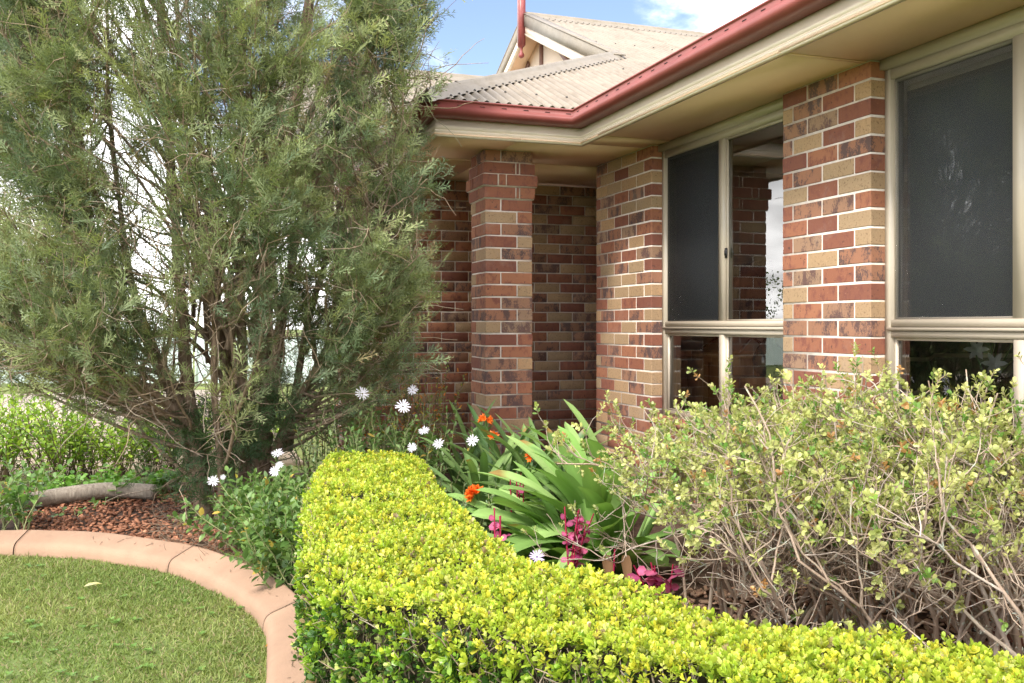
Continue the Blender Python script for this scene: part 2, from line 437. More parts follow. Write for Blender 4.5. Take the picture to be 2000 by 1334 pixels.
def plaidmat():
    m, nt, b, out = new_mat('plaid_cloth')
    tcn = N_(nt, 'ShaderNodeTexCoord')
    def stripes(axis, freq, w):
        s = N_(nt, 'ShaderNodeSeparateXYZ'); nt.links.new(tcn.outputs['Object'], s.inputs[0])
        k = N_(nt, 'ShaderNodeMath', operation='MULTIPLY'); k.inputs[1].default_value = freq; nt.links.new(s.outputs[axis], k.inputs[0])
        f = N_(nt, 'ShaderNodeMath', operation='FRACT'); nt.links.new(k.outputs[0], f.inputs[0])
        l = N_(nt, 'ShaderNodeMath', operation='LESS_THAN'); l.inputs[1].default_value = w; nt.links.new(f.outputs[0], l.inputs[0])
        return l.outputs[0]
    c = mix(nt, stripes(1, 5.5, 0.5), (0.05, 0.085, 0.085), (0.13, 0.17, 0.15))
    c = mix(nt, stripes(2, 5.5, 0.45), c, (0.04, 0.06, 0.075))
    c = mix(nt, stripes(1, 5.5, 0.14), c, (0.62, 0.56, 0.46))
    c = mix(nt, stripes(2, 5.5, 0.12), c, (0.62, 0.56, 0.46))
    nt.links.new(c, b.inputs['Base Color']); b.inputs['Roughness'].default_value = 0.9
    return m
M['plaid'] = plaidmat()
M['greyscreen'] = veil('insect_screen', (0.075, 0.08, 0.085), 0.24)
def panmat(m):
    # rib shading painted into the colour as uneven darker bands along the pans
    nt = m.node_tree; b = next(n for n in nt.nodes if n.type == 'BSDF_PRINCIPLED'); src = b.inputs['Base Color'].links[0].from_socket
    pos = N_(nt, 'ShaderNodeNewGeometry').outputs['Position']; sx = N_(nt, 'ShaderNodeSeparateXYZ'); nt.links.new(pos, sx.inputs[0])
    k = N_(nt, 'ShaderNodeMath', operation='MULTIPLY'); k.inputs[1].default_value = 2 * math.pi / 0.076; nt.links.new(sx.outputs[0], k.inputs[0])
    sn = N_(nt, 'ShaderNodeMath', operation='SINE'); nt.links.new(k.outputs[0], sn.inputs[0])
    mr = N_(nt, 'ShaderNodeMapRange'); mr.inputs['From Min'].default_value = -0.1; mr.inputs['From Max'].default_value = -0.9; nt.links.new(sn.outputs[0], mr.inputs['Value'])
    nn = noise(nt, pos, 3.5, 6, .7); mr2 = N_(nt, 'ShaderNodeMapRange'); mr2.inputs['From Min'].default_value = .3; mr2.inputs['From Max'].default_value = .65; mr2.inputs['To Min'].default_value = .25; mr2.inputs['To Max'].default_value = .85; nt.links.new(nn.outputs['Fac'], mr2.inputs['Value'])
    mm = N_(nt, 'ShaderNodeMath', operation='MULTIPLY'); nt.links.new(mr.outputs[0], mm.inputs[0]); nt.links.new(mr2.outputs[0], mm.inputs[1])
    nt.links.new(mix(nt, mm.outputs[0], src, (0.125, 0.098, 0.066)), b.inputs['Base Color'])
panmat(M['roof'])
# ================================================================== ground
g = Geo(); g.add([(-300, -300, -0.02), (300, -300, -0.02), (300, 300, -0.02), (-300, 300, -0.02)], np.array([(0, 1, 2, 3)]))
tag(obj('ground', g, M['field']), 'wide grassy ground running to the horizon', 'ground', kind='structure')

kerb_px = [(-620, 1085), (-250, 1046), (0, 1034), (100, 1034), (200, 1038), (300, 1051), (380, 1064), (450, 1086), (530, 1122), (588, 1168), (606, 1228), (612, 1334)]
kp = [PZ(u, v, 0.12)[:2] for u, v in kerb_px] + [DR(2.55, -0.56)[:2], DR(2.15, -0.36)[:2], DR(1.80, -0.05)[:2], DR(1.50, 0.40)[:2]]
kback = resample(catmull(kp, 12), 240)
kt = norm(np.gradient(kback, axis=0)); kn = np.stack([kt[:, 1], -kt[:, 0]], 1)       # towards the lawn
KPROF = [(0.0, -0.02), (0.0, 0.100), (0.0015, 0.112), (0.006, 0.1165), (0.012, 0.1165), (0.022, 0.1135), (0.118, 0.080), (0.130, 0.0745), (0.140, 0.067), (0.148, 0.057), (0.153, 0.044), (0.156, 0.030), (0.158, -0.02)]
kfront = kback + kn * 0.158

lawn_poly = [tuple(p) for p in (kback + kn * 0.12)] + [(1.4, -4.0), (-9.0, -4.0), (-9.0, float(kback[0][1]))]
def polysheet(poly, z):
    bm = bmesh.new(); vs = [bm.verts.new((x, y, z)) for x, y in poly]
    f = bm.faces.new(vs); bmesh.ops.triangulate(bm, faces=[f])
    if bm.faces[:] and sum(f.normal.z for f in bm.faces) < 0: bmesh.ops.reverse_faces(bm, faces=bm.faces[:])
    me = bpy.data.meshes.new('sheet'); bm.to_mesh(me); bm.free(); return me
me = polysheet(lawn_poly, 0.004); me.materials.append(M['lawnbase'])
tag(obj('lawn', me, None), 'short clipped lawn curving along the garden edging', 'lawn', kind='structure')
bed_poly = [tuple(p) for p in (kback + kn * 0.05)] + [(3.2, 0.2), (3.2, 8.0), (1.15, 8.0), (0.2, 7.7), (-2.5, 8.4), (-9.0, 9.6), (-9.0, float(kback[0][1]))]
me = polysheet(bed_poly, 0.030); me.materials.append(M['soil'])
tag(obj('garden_bed', me, None), 'dark soil of the garden bed behind the edging', 'garden bed', kind='structure')
g = Geo(); g.box(-22, 1.0, 8.7, 19, -0.05, 0.014)
tag(obj('driveway', g, M['concrete']), 'pale concrete drive seen through the tree', 'driveway', kind='structure')

# kerb, cut into segments
kerb = empty('kerb', 'terracotta coloured concrete garden kerb curving round the lawn', 'kerb', kind='structure', loc=(*kback[100], 0))
kerb_inv = Matrix.Translation(-kerb.location)
def near_idx(u, v):
    p = PZ(u, v, 0.12)[:2]; return int(np.argmin(np.linalg.norm(kback - p, axis=1)))
cuts = [0, near_idx(-380, 1057), near_idx(58, 1034), near_idx(382, 1064), near_idx(590, 1170), near_idx(612, 1334) + 24, len(kback) - 1]
for a, b in zip(cuts[:-1], cuts[1:]):
    g = Geo(); idx = np.arange(a, b + 1)
    V = []
    P = kback[idx].copy()
    if len(P) > 2:
        P[0] += (P[1] - P[0]) / np.linalg.norm(P[1] - P[0]) * 0.003; P[-1] -= (P[-1] - P[-2]) / np.linalg.norm(P[-1] - P[-2]) * 0.003
    for i, q in enumerate(idx):
        wob = 0.0007 * math.sin(q * 0.7) + 0.0006 * math.sin(q * 1.9)
        for o_, z_ in KPROF:
            V.append((*(P[i] + kn[q] * (o_ + (wob if o_ > 0.1 else 0))), z_ + (wob if z_ > 0 else 0)))
    n = len(KPROF)
    F = [(i * n + j, i * n + j + 1, (i + 1) * n + j + 1, (i + 1) * n + j) for i in range(len(idx) - 1) for j in range(n - 1)]
    g.add(V, np.array(F)); g.F.append(np.array([tuple(range(n))])); g.M.append(np.zeros(1)); g.F.append(np.array([tuple(range(n * (len(idx) - 1) + n - 1, n * (len(idx) - 1) - 1, -1))])); g.M.append(np.zeros(1))
    s = obj('kerb_segment', g, M['kerb'], None, True); s.parent = kerb; s.matrix_parent_inverse = kerb_inv

# ================================================================== house
SOF = 2.485
HX = 3.00                       # outer face of the wing wall
P1Y0, P1Y1 = 5.751, 6.667       # pier beside the porch
P2Y0, P2Y1 = 3.575, 4.257       # pier between the windows
P3Y0, P3Y1 = 1.40, 2.09         # pier past the right edge
BWY = 7.70                      # back wall of the porch
CH = 0.086
house = empty('brick_house', 'cream roofed house of mottled red and tan brick with maroon gutters', 'house')

def brick_mesh(lx, ly):
    key = (round(lx, 3), round(ly, 3))
    if key in BM: return BM[key]
    bm = bmesh.new(); bmesh.ops.create_cube(bm, size=1.0)
    bmesh.ops.scale(bm, vec=(lx, ly, 0.076), verts=bm.verts)
    bmesh.ops.bevel(bm, geom=bm.edges[:], offset=0.0028, segments=1, affect='EDGES')
    me = bpy.data.meshes.new('brick'); bm.to_mesh(me); bm.free()
    V = np.array([v.co[:] for v in me.vertices]); F = [tuple(p.vertices) for p in me.polygons]
    BM[key] = (me, V, F); return BM[key]
BM, BMK = {}, {}
STUFF = Geo()
last = {'k': None}
PICKW = (0.41, 0.33, 0.26)
def pick():
    k = random.choices(('red', 'tan', 'dark'), PICKW)[0]
    if k == last['k'] and random.random() < 0.55: k = random.choices(('red', 'tan', 'dark'), PICKW)[0]
    last['k'] = k; return k
def brick(x0, x1, y0, y1, ztop, parent=None, kind=None):
    me, V, F = brick_mesh(x1 - x0, y1 - y0); kind = kind or pick()
    c = ((x0 + x1) / 2, (y0 + y1) / 2, ztop - 0.038 - 0.005)
    jit = [random.gauss(0, 0.0009) for _ in range(3)]
    if parent is None:
        Vt = V + np.array(c) + np.array(jit)
        by = {}
        for f in F: by.setdefault(len(f), []).append(f)
        STUFF.add(Vt, [np.array(v) for v in by.values()], (random.random(),) * 3, ('red', 'tan', 'dark').index(kind))
        return
    key = (round(x1 - x0, 3), round(y1 - y0, 3), kind)
    if key not in BMK:
        m2 = me.copy(); m2.materials.append(M['brick_' + kind]); BMK[key] = m2
    o = bpy.data.objects.new('brick', BMK[key]); COL.objects.link(o); o.parent = parent
    o.location = tuple(a + b for a, b in zip(c, jit)); o.rotation_euler = (0, 0, random.gauss(0, 0.002))

NROW = 29
def rowtop(i): return SOF - 0.002 - i * CH
mort = Geo()
# pier beside the porch
p1 = empty('pier', parent=house); p1['label'] = 'brick pier where the wing meets the porch'
p2 = empty('pier', parent=house); p2['label'] = 'brick pier between the two windows'
colm = empty('column', parent=house); colm['label'] = 'square brick porch column with stepped capital'
def pier(y0, y1, parent, vis):
    L = y1 - y0
    for i in range(NROW):
        zt = rowtop(i); par = parent if (i < vis and parent is not None) else None
        y = y0; first = True
        seq = []
        ln = 0.23 if i % 2 == 0 else 0.11
        while y < y1 - 0.03:
            e = min(y + ln, y1)
            if y1 - e < 0.035: e = y1
            seq.append((y, e)); y = e + 0.010; ln = 0.23
        for a, b in seq: brick(HX, HX + 0.11, a, b, zt, par)
    mort.box(HX + 0.003, HX + 0.17, y0 + 0.004, y1 - 0.004, 0.0, SOF - 0.001)
pier(P1Y0, P1Y1, p1, 24)
pier(P2Y0, P2Y1, p2, 22)
pier(P3Y0, P3Y1, None, 0)
# returned end of the pier inside the porch
for i in range(NROW):
    x = HX + 0.12 + (0.0 if i % 2 else 0.12)
    while x < 3.9:
        brick(x, min(x + 0.23, 3.9), P1Y1 - 0.11, P1Y1, rowtop(i)); x += 0.24
mort.box(HX + 0.17, 3.9, P1Y1 - 0.10, P1Y1 - 0.005, 0, SOF - 0.001)
mort.box(3.90, 4.0, P1Y1 - 0.2, BWY + 0.1, 0, SOF - 0.001)
# wall under the windows with a sloping brick-on-edge sill
def under(y0, y1):
    for i in range(22, NROW + 1):
        zt = rowtop(i); y = y0 + (0.0 if i % 2 else -0.12)
        while y < y1:
            a, b = max(y, y0 + 0.006), min(y + 0.23, y1 - 0.006)
            if b - a > 0.03: brick(HX, HX + 0.11, a, b, zt)
            y += 0.24
    mort.box(HX + 0.003, HX + 0.17, y0, y1, 0, rowtop(22) - 0.001)
under(P1Y1 * 0 + P2Y1, P1Y0); under(P3Y1, P2Y0)
SILL = rowtop(22) + 0.0
sill = Geo()
for (a, b) in ((P2Y1, P1Y0), (P3Y1, P2Y0)):
    y = a + 0.008
    while y + 0.076 < b:
        q = [(HX - 0.03, y, SILL - 0.002), (HX + 0.13, y, SILL + 0.004), (HX + 0.13, y, SILL + 0.058), (HX - 0.03, y, SILL + 0.03)]
        sill.prism(q, [(x, yy + 0.076, z) for x, yy, z in q], (random.random(),) * 3); y += 0.086
obj('sill_bricks', sill, M['brickj_red'], house)['kind'] = 'stuff'
# porch column: four bricks per course, turned round a core
CX0, CY0, CW = 1.970, 6.255, 0.35
def course(i, ex, par):
    x0, x1, y0, y1 = CX0 - ex, CX0 + CW + ex, CY0 - ex, CY0 + CW + ex
    zt = rowtop(i); W_ = x1 - x0; fil = W_ - 0.35
    kr = 'red' if ex > 0 else None
    d = 0.11 + ex
    if i % 2 == 0:
        segs = [(x0, x0 + 0.11, 'h'), (x1 - 0.23, x1, 's')]
        if fil > 0.02: segs.insert(1, (x0 + 0.12, x1 - 0.24, 'f'))
        for a, b, _ in segs: brick(a, b, y0, y0 + (0.23 if _ == 'h' else d), zt, par, kr)
        brick(x0, x0 + d, y0 + 0.24, y1, zt, par, kr) if fil < 0.02 else (brick(x0, x0 + d, y0 + 0.24, y0 + 0.24 + max(0.03, fil - 0.01), zt, par, kr), brick(x0, x0 + d, y1 - 0.11, y1, zt, par, kr))
        brick(x1 - 0.11, x1, y0 + d + 0.01, y1, zt, None, kr)
        brick(x0 + d + 0.01, x1 - 0.12, y1 - d, y1, zt, None, kr)
    else:
        segs = [(x0, x0 + 0.23, 's'), (x1 - 0.11, x1, 'h')]
        if fil > 0.02: segs.insert(1, (x0 + 0.24, x1 - 0.12, 'f'))
        for a, b, _ in segs: brick(a, b, y0, y0 + (0.23 if _ == 'h' else d), zt, par, kr)
        if fil > 0.02:
            brick(x0, x0 + d, y0 + d + 0.01, y0 + d + 0.03, zt, par, kr); brick(x0, x0 + d, y0 + d + 0.04, y1, zt, par, kr)
        else: brick(x0, x0 + d, y0 + 0.12, y1, zt, par, kr)
        brick(x1 - d, x1, y0 + 0.24, y1, zt, None, kr)
        brick(x0 + d + 0.01, x1 - d - 0.01, y1 - d, y1, zt, None, kr)
for i in range(NROW + 1):
    ex = {1: 0.014, 2: 0.030, 3: 0.014}.get(i, 0.0)
    course(i, ex, colm if i < 24 else None)
    if ex: mort.box(CX0 - ex + 0.006, CX0 + CW + ex - 0.006, CY0 - ex + 0.006, CY0 + CW + ex - 0.006, rowtop(i) - 0.086, rowtop(i) - 0.002)
mort.box(CX0 + 0.005, CX0 + CW - 0.005, CY0 + 0.005, CY0 + CW - 0.005, 0, SOF - 0.001)
# back wall of the porch and the wall beside it
PICKW = (0.40, 0.24, 0.36)
for i in range(NROW + 1):
    x = 1.20 - (0.12 if i % 2 else 0.0)
    while x < 3.95:
        a, b = max(x, 1.20), min(x + 0.23, 3.95)
        if b - a > 0.03: brick(a, b, BWY, BWY + 0.11, rowtop(i))
        x += 0.24
    y = BWY + 0.12 + (0.12 if i % 2 else 0)
    while y < 8.0:
        brick(1.20, 1.31, y, y + 0.23, rowtop(i)); y += 0.24
mort.box(1.206, 3.95, BWY + 0.006, BWY + 0.16, 0, SOF - 0.001)
mort.box(1.206, 1.36, BWY + 0.16, 8.2, 0, SOF - 0.001)
obj('mortar', mort, M['mortar'], house)
so = obj('brickwork', STUFF, [M['brickj_red'], M['brickj_tan'], M['brickj_dark']], house); so['kind'] = 'stuff'

# eave line (outer face of fascia): porch return, porch front, wing side
FX0, FY, FX1 = 1.52, 5.894, 2.54
def sweep(prof, mat, name, parent, yend=-1.6, smooth=False, closed=False):
    g = Geo(); V = []
    for o_, z_ in prof:
        V += [(FX0 - o_, 8.4, z_), (FX0 - o_, FY - o_, z_), (FX1 - o_, FY - o_, z_), (FX1 - o_, yend, z_)]
    n = len(prof)
    F = []
    for i in range(n - 1 + (1 if closed else 0)):
        j = (i + 1) % n
        for s in range(3): F.append((i * 4 + s, i * 4 + s + 1, j * 4 + s + 1, j * 4 + s))
    g.add(V, np.array(F)); return obj(name, g, mat, parent, smooth)
sweep([(-0.02, 2.66), (0.0, 2.66), (0.0, 2.548), (0.007, 2.545), (0.007, 2.522), (0.003, 2.520), (0.003, 2.517), (0.007, 2.515), (0.007, 2.499), (0.004, 2.4975), (0.004, 2.4955), (0.007, 2.494), (0.007, 2.474), (-0.02, 2.474)], M['fascia'], 'fascia', house, closed=True)
gp = [(0.002, 2.685), (0.002, 2.588)]
for t in np.linspace(-90, 0, 8):
    a = math.radians(t); gp.append((0.080 + 0.038 * math.cos(a), 2.624 + 0.038 * math.sin(a)))
gp += [(0.116, 2.640), (0.110, 2.645), (0.108, 2.672)]
for t in np.linspace(-80, 200, 8):
    a = math.radians(t); gp.append((0.108 + 0.0075 * math.cos(a), 2.684 + 0.0075 * math.sin(a)))
gp += [(0.1045, 2.67), (0.1045, 2.64), (0.112, 2.624), (0.078, 2.592), (0.006, 2.592), (0.006, 2.685)]
gut = sweep(gp, M['gutter'], 'gutter', house, smooth=False, closed=True)
sl = Geo()
for k in range(40):
    y = FY - 0.20 - k * 0.15
    sl.box(FX1 - 0.1115, FX1 - 0.108, y - 0.017, y + 0.017, 2.6565, 2.660)
for k in range(7):
    x = FX0 - 0.02 + k * 0.15
    sl.box(x - 0.017, x + 0.017, FY - 0.1115, FY - 0.108, 2.6565, 2.660)
so = obj('overflow_slots', sl, M['dark'], gut); so['kind'] = 'stuff'

# soffit lining: panels with cover strips
def panel(x0, x1, y0, y1, name='soffit_panel', z0=SOF, z1=SOF + 0.009, mat='soffit'):
    g = Geo(); g.box(x0, x1, y0, y1, z0, z1); return obj(name, g, M[mat], house)
ys = [-1.6, 0.6, 2.02, 3.62, 5.60]
for a, b in zip(ys[:-1], ys[1:]): panel(FX1 - 0.012, HX + 0.16, a + 0.001, b - 0.001)
for (x0, x1, y0, y1) in ((FX0 - 0.012, 2.10, FY - 0.012, 6.72), (2.102, HX + 0.16, FY - 0.012, 6.72), (FX1 - 0.012, HX + 0.16, FY - 0.293, FY - 0.014), (FX0 - 0.012, 2.10, 6.722, 7.76), (2.102, 3.9, 6.722, 7.76), (FX0 - 0.012, 2.10, 7.762, 8.4)):
    panel(x0, x1, y0, y1)
for y in ys[1:-1]: panel(FX1 - 0.01, HX + 0.05, y - 0.012, y + 0.012, 'cover_strip', SOF - 0.004, SOF - 0.0005)
panel(FX1 - 0.01, HX + 0.05, 5.588, 5.612, 'cover_strip', SOF - 0.004, SOF - 0.0005)
panel(FX0, 3.9, 6.709, 6.733, 'cover_strip', SOF - 0.004, SOF - 0.0005)

# ---- roof: Dutch gable, pitch 25 degrees, corrugated
TP = 0.466
EY, EZ = FY - 0.075, 2.700
HIPX = FX0 - 0.075
GX = 3.93                                    # gablet face
RY = 10.84; RZ = EZ + TP * (RY - EY)
roof = empty('roof', parent=house)
PITCH, AMP = 0.076, 0.0125
def corrugated(x0, x1, ybot, ytop, zf, name, parent):
    g = Geo(); n = int(round((x1 - x0) / PITCH * 8)); xs = np.linspace(x0, x1, n + 1)
    bot = np.array([(x, ybot(x), zf(x, ybot(x)) + AMP * math.sin(2 * math.pi * x / PITCH)) for x in xs])
    top = np.array([(x, ytop(x), zf(x, ytop(x)) + AMP * math.sin(2 * math.pi * x / PITCH)) for x in xs])
    m = n + 1; i = np.arange(n)
    g.add(np.vstack([bot, top]), np.stack([i, i + 1, m + i + 1, m + i], 1))
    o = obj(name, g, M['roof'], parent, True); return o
zfront = lambda x, y: EZ + TP * (y - EY)
ytop_front = lambda x: min(EY + (x - HIPX) + 0.02, RY) if x < GX + 0.02 else RY
k = 0; x = HIPX + 0.01
while x < 11.0:
    x1 = x + PITCH * 10
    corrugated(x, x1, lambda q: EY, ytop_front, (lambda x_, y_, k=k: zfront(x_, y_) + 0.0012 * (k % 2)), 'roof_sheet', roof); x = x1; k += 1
g = Geo()      # hip end, facing the drive, and the rear slope, plain sheets
g.add([(HIPX, EY, EZ), (HIPX, 2 * RY - EY, EZ), (GX, 2 * RY - EY - (GX - HIPX), EZ + TP * (GX - HIPX)), (GX, EY + (GX - HIPX), EZ + TP * (GX - HIPX))], np.array([(0, 3, 2, 1)]))
g.add([(HIPX, 2 * RY - EY, EZ), (11, 2 * RY - EY, EZ), (11, RY, RZ), (GX, RY, RZ), (GX, 2 * RY - EY - (GX - HIPX), EZ + TP * (GX - HIPX))], np.array([(0, 1, 2, 3, 4)]))
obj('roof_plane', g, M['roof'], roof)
# wing roof rising away from the long gutter
g = Geo()
WEX = FX1 - 0.075
n = int((EY + 1.5) / PITCH * 6); yy = np.linspace(-1.5, EY, n + 1)
tx = [WEX + min(4.0, (max(0, 4.0))) for _ in yy]
lo = np.array([(WEX, y, EZ + AMP * math.sin(2 * math.pi * y / PITCH)) for y in yy]); hi = np.array([(WEX + 2.6, y, EZ + 2.6 * TP + AMP * math.sin(2 * math.pi * y / PITCH)) for y in yy])
i = np.arange(n); g.add(np.vstack([lo, hi]), np.stack([i, n + 1 + i, n + 2 + i, i + 1], 1))
g.add([(WEX, EY, EZ), (WEX + 2.6, EY, EZ + 2.6 * TP), (WEX + 2.6, EY + 2.6, EZ + 2.6 * TP)], np.array([(0, 1, 2)]))
g.add([(WEX + 2.6, -1.5, EZ + 2.6 * TP), (WEX + 5.2, -1.5, EZ), (WEX + 5.2, EY, EZ), (WEX + 2.6, EY, EZ + 2.6 * TP)], np.array([(0, 1, 2, 3)]))
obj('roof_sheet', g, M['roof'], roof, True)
def capping(A, B, nA, nB, name, wing=0.145, roll=0.030, wave=False):
    """ridge or hip capping between A and B; nA, nB point from the ridge down the two slopes"""
    A, B, nA, nB = map(np.array, (A, B, nA, nB)); up = np.array((0, 0, 1.0))
    L = np.linalg.norm(B - A); n = max(2, int(L / 0.0127)); t = np.linspace(0, 1, n + 1)
    g = Geo(); V = []
    for s in t:
        c = A + (B - A) * s
        sc_ = 0.010 * math.sin(2 * math.pi * (c[0] if wave else s * L) / PITCH * 1.0)
        row = [c + nA * (wing + sc_) + up * -0.004, c + nA * 0.055 + up * 0.020]
        for a in np.linspace(0, 180, 7):
            q = math.radians(a); side = nA if a < 90 else nB
            row.append(c + side * abs(math.cos(q)) * roll + up * (0.022 + roll * math.sin(q)))
        row += [c + nB * 0.055 + up * 0.020, c + nB * (wing + sc_) + up * -0.004]
        V += row
    m = 11
    F = [(i * m + j, i * m + j + 1, (i + 1) * m + j + 1, (i + 1) * m + j) for i in range(n) for j in range(m - 1)]
    g.add(V, np.array(F)); g.F.append(np.array([tuple(range(m))])); g.M.append(np.zeros(1)); g.F.append(np.array([tuple(range(n * m + m - 1, n * m - 1, -1))])); g.M.append(np.zeros(1))
    return obj(name, g, M['cap'], roof, True)
sF = np.array((0, -1, -TP)) / math.hypot(1, TP); sB = np.array((0, 1, -TP)) / math.hypot(1, TP); sL = np.array((-1, 0, -TP)) / math.hypot(1, TP)
hipA = (HIPX, EY, EZ + 0.012); sEnd = GX - HIPX + 0.10
hipB = (HIPX + sEnd, EY + sEnd, EZ + TP * sEnd + 0.012)
capping(hipA, hipB, sF, sL, 'hip_cap', wave=True)
capping((GX - 0.03, RY, RZ + 0.012), (11, RY, RZ + 0.012), sF, sB, 'ridge_cap', wave=True)
# screws
sc_ = Geo()
def screw(p): sc_.lathe([(0.0085, 0.0), (0.0085, 0.006), (0.004, 0.010), (0.0, 0.010)], p, 6)
kx = math.ceil((HIPX + 0.15) / PITCH) + 0.25
while kx * PITCH < 10.5:
    x = kx * PITCH
    yh = EY + (x - HIPX)
    if x < GX - 0.1: screw((x, yh - 0.125, zfront(x, yh - 0.125) + AMP))
    else: screw((x, RY - 0.115, zfront(x, RY - 0.115) + AMP))
    if int(kx) % 3 == 0:
        for y in (EY + 0.30, EY + 1.75, EY + 3.35):
            if y < (yh - 0.25 if x < GX else RY - 0.3): screw((x, y, zfront(x, y) + AMP))
    kx += 1
obj('screws', sc_, M['screw'], roof)['kind'] = 'stuff'

# gablet: barge boards, capping, recessed panel, battens, finial
gab = empty('gablet', parent=house); gab['label'] = 'cream gablet with stained barge boards and brown battens'
def rake(dirY, zoff, h, x0, x1, mat, name, yy0=0.0, yy1=2.62):
    g = Geo(); a = (RY + dirY * yy0, RZ + 0.03 - TP * yy0 + zoff); b = (RY + dirY * yy1, RZ + 0.03 - TP * yy1 + zoff)
    q = [(x0, a[0], a[1]), (x0, b[0], b[1]), (x0, b[0], b[1] - h), (x0, a[0], a[1] - h)]
    g.prism(q, [(x1, y, z) for _, y, z in q]); return obj(name, g, M[mat], gab)
for dY, nm in ((-1, 'front'), (1, 'rear')):
    rake(dY, 0.0, 0.145, GX - 0.035, GX + 0.02, 'barge', 'barge_capping')
    rake(dY, -0.145, 0.115, GX - 0.02, GX + 0.012, 'fascia', 'barge_board')
    rake(dY, -0.235, 0.018, GX - 0.027, GX - 0.0205, 'fascia', 'barge_mould')
    g = Geo(); q = [(GX - 0.04, RY, RZ + 0.034), (GX + 0.09, RY, RZ + 0.034), (GX + 0.09, RY + dY * 2.6, RZ + 0.034 - TP * 2.6), (GX - 0.04, RY + dY * 2.6, RZ + 0.034 - TP * 2.6)]
    g.prism(q, [(x, y, z + 0.012) for x, y, z in q]); obj('barge_flashing', g, M['cap'], gab)
    g = Geo(); q = [(GX + 0.013, RY, RZ - 0.16), (GX + 0.40, RY, RZ - 0.16), (GX + 0.40, RY + dY * 2.5, RZ - 0.16 - TP * 2.5), (GX + 0.013, RY + dY * 2.5, RZ - 0.16 - TP * 2.5)]
    g.prism(q, [(x, y, z + 0.01) for x, y, z in q]); obj('soffit_panel', g, M['soffit'], gab)
bz = EZ + TP * (GX - HIPX)
g = Geo(); WX = GX + 0.22
q = [(WX, RY - 2.3, bz - 0.03), (WX, RY + 2.3, bz - 0.03), (WX, RY, RZ - 0.15)]; g.prism(q, [(x + 0.03, y, z) for x, y, z in q]); obj('gable_panel', g, M['fascia'], gab)
g = Geo(); g.add([(GX, RY - 2.3, bz - 0.02), (WX + 0.02, RY - 2.3, bz - 0.02), (WX + 0.02, RY + 2.6, bz - 0.02), (GX, RY + 2.6, bz - 0.02)], np.array([(0, 1, 2, 3)])); obj('apron', g, M['cap'], gab)
def batten(y0, z0, y1, z1, w=0.07):
    g = Geo(); d = norm(np.array((0, y1 - y0, z1 - z0))); n_ = np.array((0, -d[2], d[1])) * w / 2
    a, b = np.array((WX - 0.028, y0, z0)), np.array((WX - 0.028, y1, z1))
    q = [a - n_, b - n_, b + n_, a + n_]; g.prism(q, [p + np.array((0.026, 0, 0)) for p in q]); obj('batten', g, M['timber_brown'], gab)
batten(RY, bz, RY, RZ - 0.2); batten(RY - 1.35, bz + 0.02, RY - 0.45, RZ - 0.43); batten(RY + 1.35, bz + 0.02, RY + 0.45, RZ - 0.43)
g = Geo(); fx, fy, w = GX - 0.055, RY, 0.040
g.box(fx - w, fx + w, fy - w, fy + w, RZ - 0.36, RZ + 0.42)
g.add([(fx - w, fy - w, RZ - 0.36), (fx + w, fy - w, RZ - 0.36), (fx + w, fy + w, RZ - 0.36), (fx - w, fy + w, RZ - 0.36), (fx - .022, fy - .022, RZ - 0.385), (fx + .022, fy - .022, RZ - 0.385), (fx + .022, fy + .022, RZ - 0.385), (fx - .022, fy + .022, RZ - 0.385)],
      np.array([(0, 1, 5, 4), (1, 2, 6, 5), (2, 3, 7, 6), (3, 0, 4, 7)]))
g.lathe([(0.022, 0.0), (0.016, -0.02), (0.013, -0.045), (0.020, -0.060), (0.024, -0.066)] + [(max(0.001, 0.037 * math.sin(math.radians(a))), -0.095 + 0.037 * math.cos(math.radians(a))) for a in range(40, 181, 20)], (fx, fy, RZ - 0.385), 14)
g.lathe([(0.035, 0.0), (0.05, 0.02), (0.03, 0.05), (0.0, 0.16)], (fx, fy, RZ + 0.42), 10)
obj('finial', g, M['finial'], gab)

# lower roof of the left part of the house, seen between the tree and the gablet
LEY, LRY, LEZ = 7.30, 10.05, 2.70
for x in np.arange(0.75, 3.0, PITCH * 10):
    corrugated(x, x + PITCH * 10, lambda q: LEY, lambda q: LRY, lambda x_, y_: LEZ + TP * (y_ - LEY), 'roof_sheet', roof)
LRZ = LEZ + TP * (LRY - LEY)
capping((0.75, LRY, LRZ + 0.012), (3.75, LRY, LRZ + 0.012), sF, sB, 'ridge_cap', wave=True)
g = Geo(); g.add([(0.75, LRY, LRZ), (3.9, LRY, LRZ), (3.9, 2 * LRY - LEY, LEZ), (0.75, 2 * LRY - LEY, LEZ)], np.array([(0, 1, 2, 3)])); obj('roof_plane', g, M['roof'], roof)

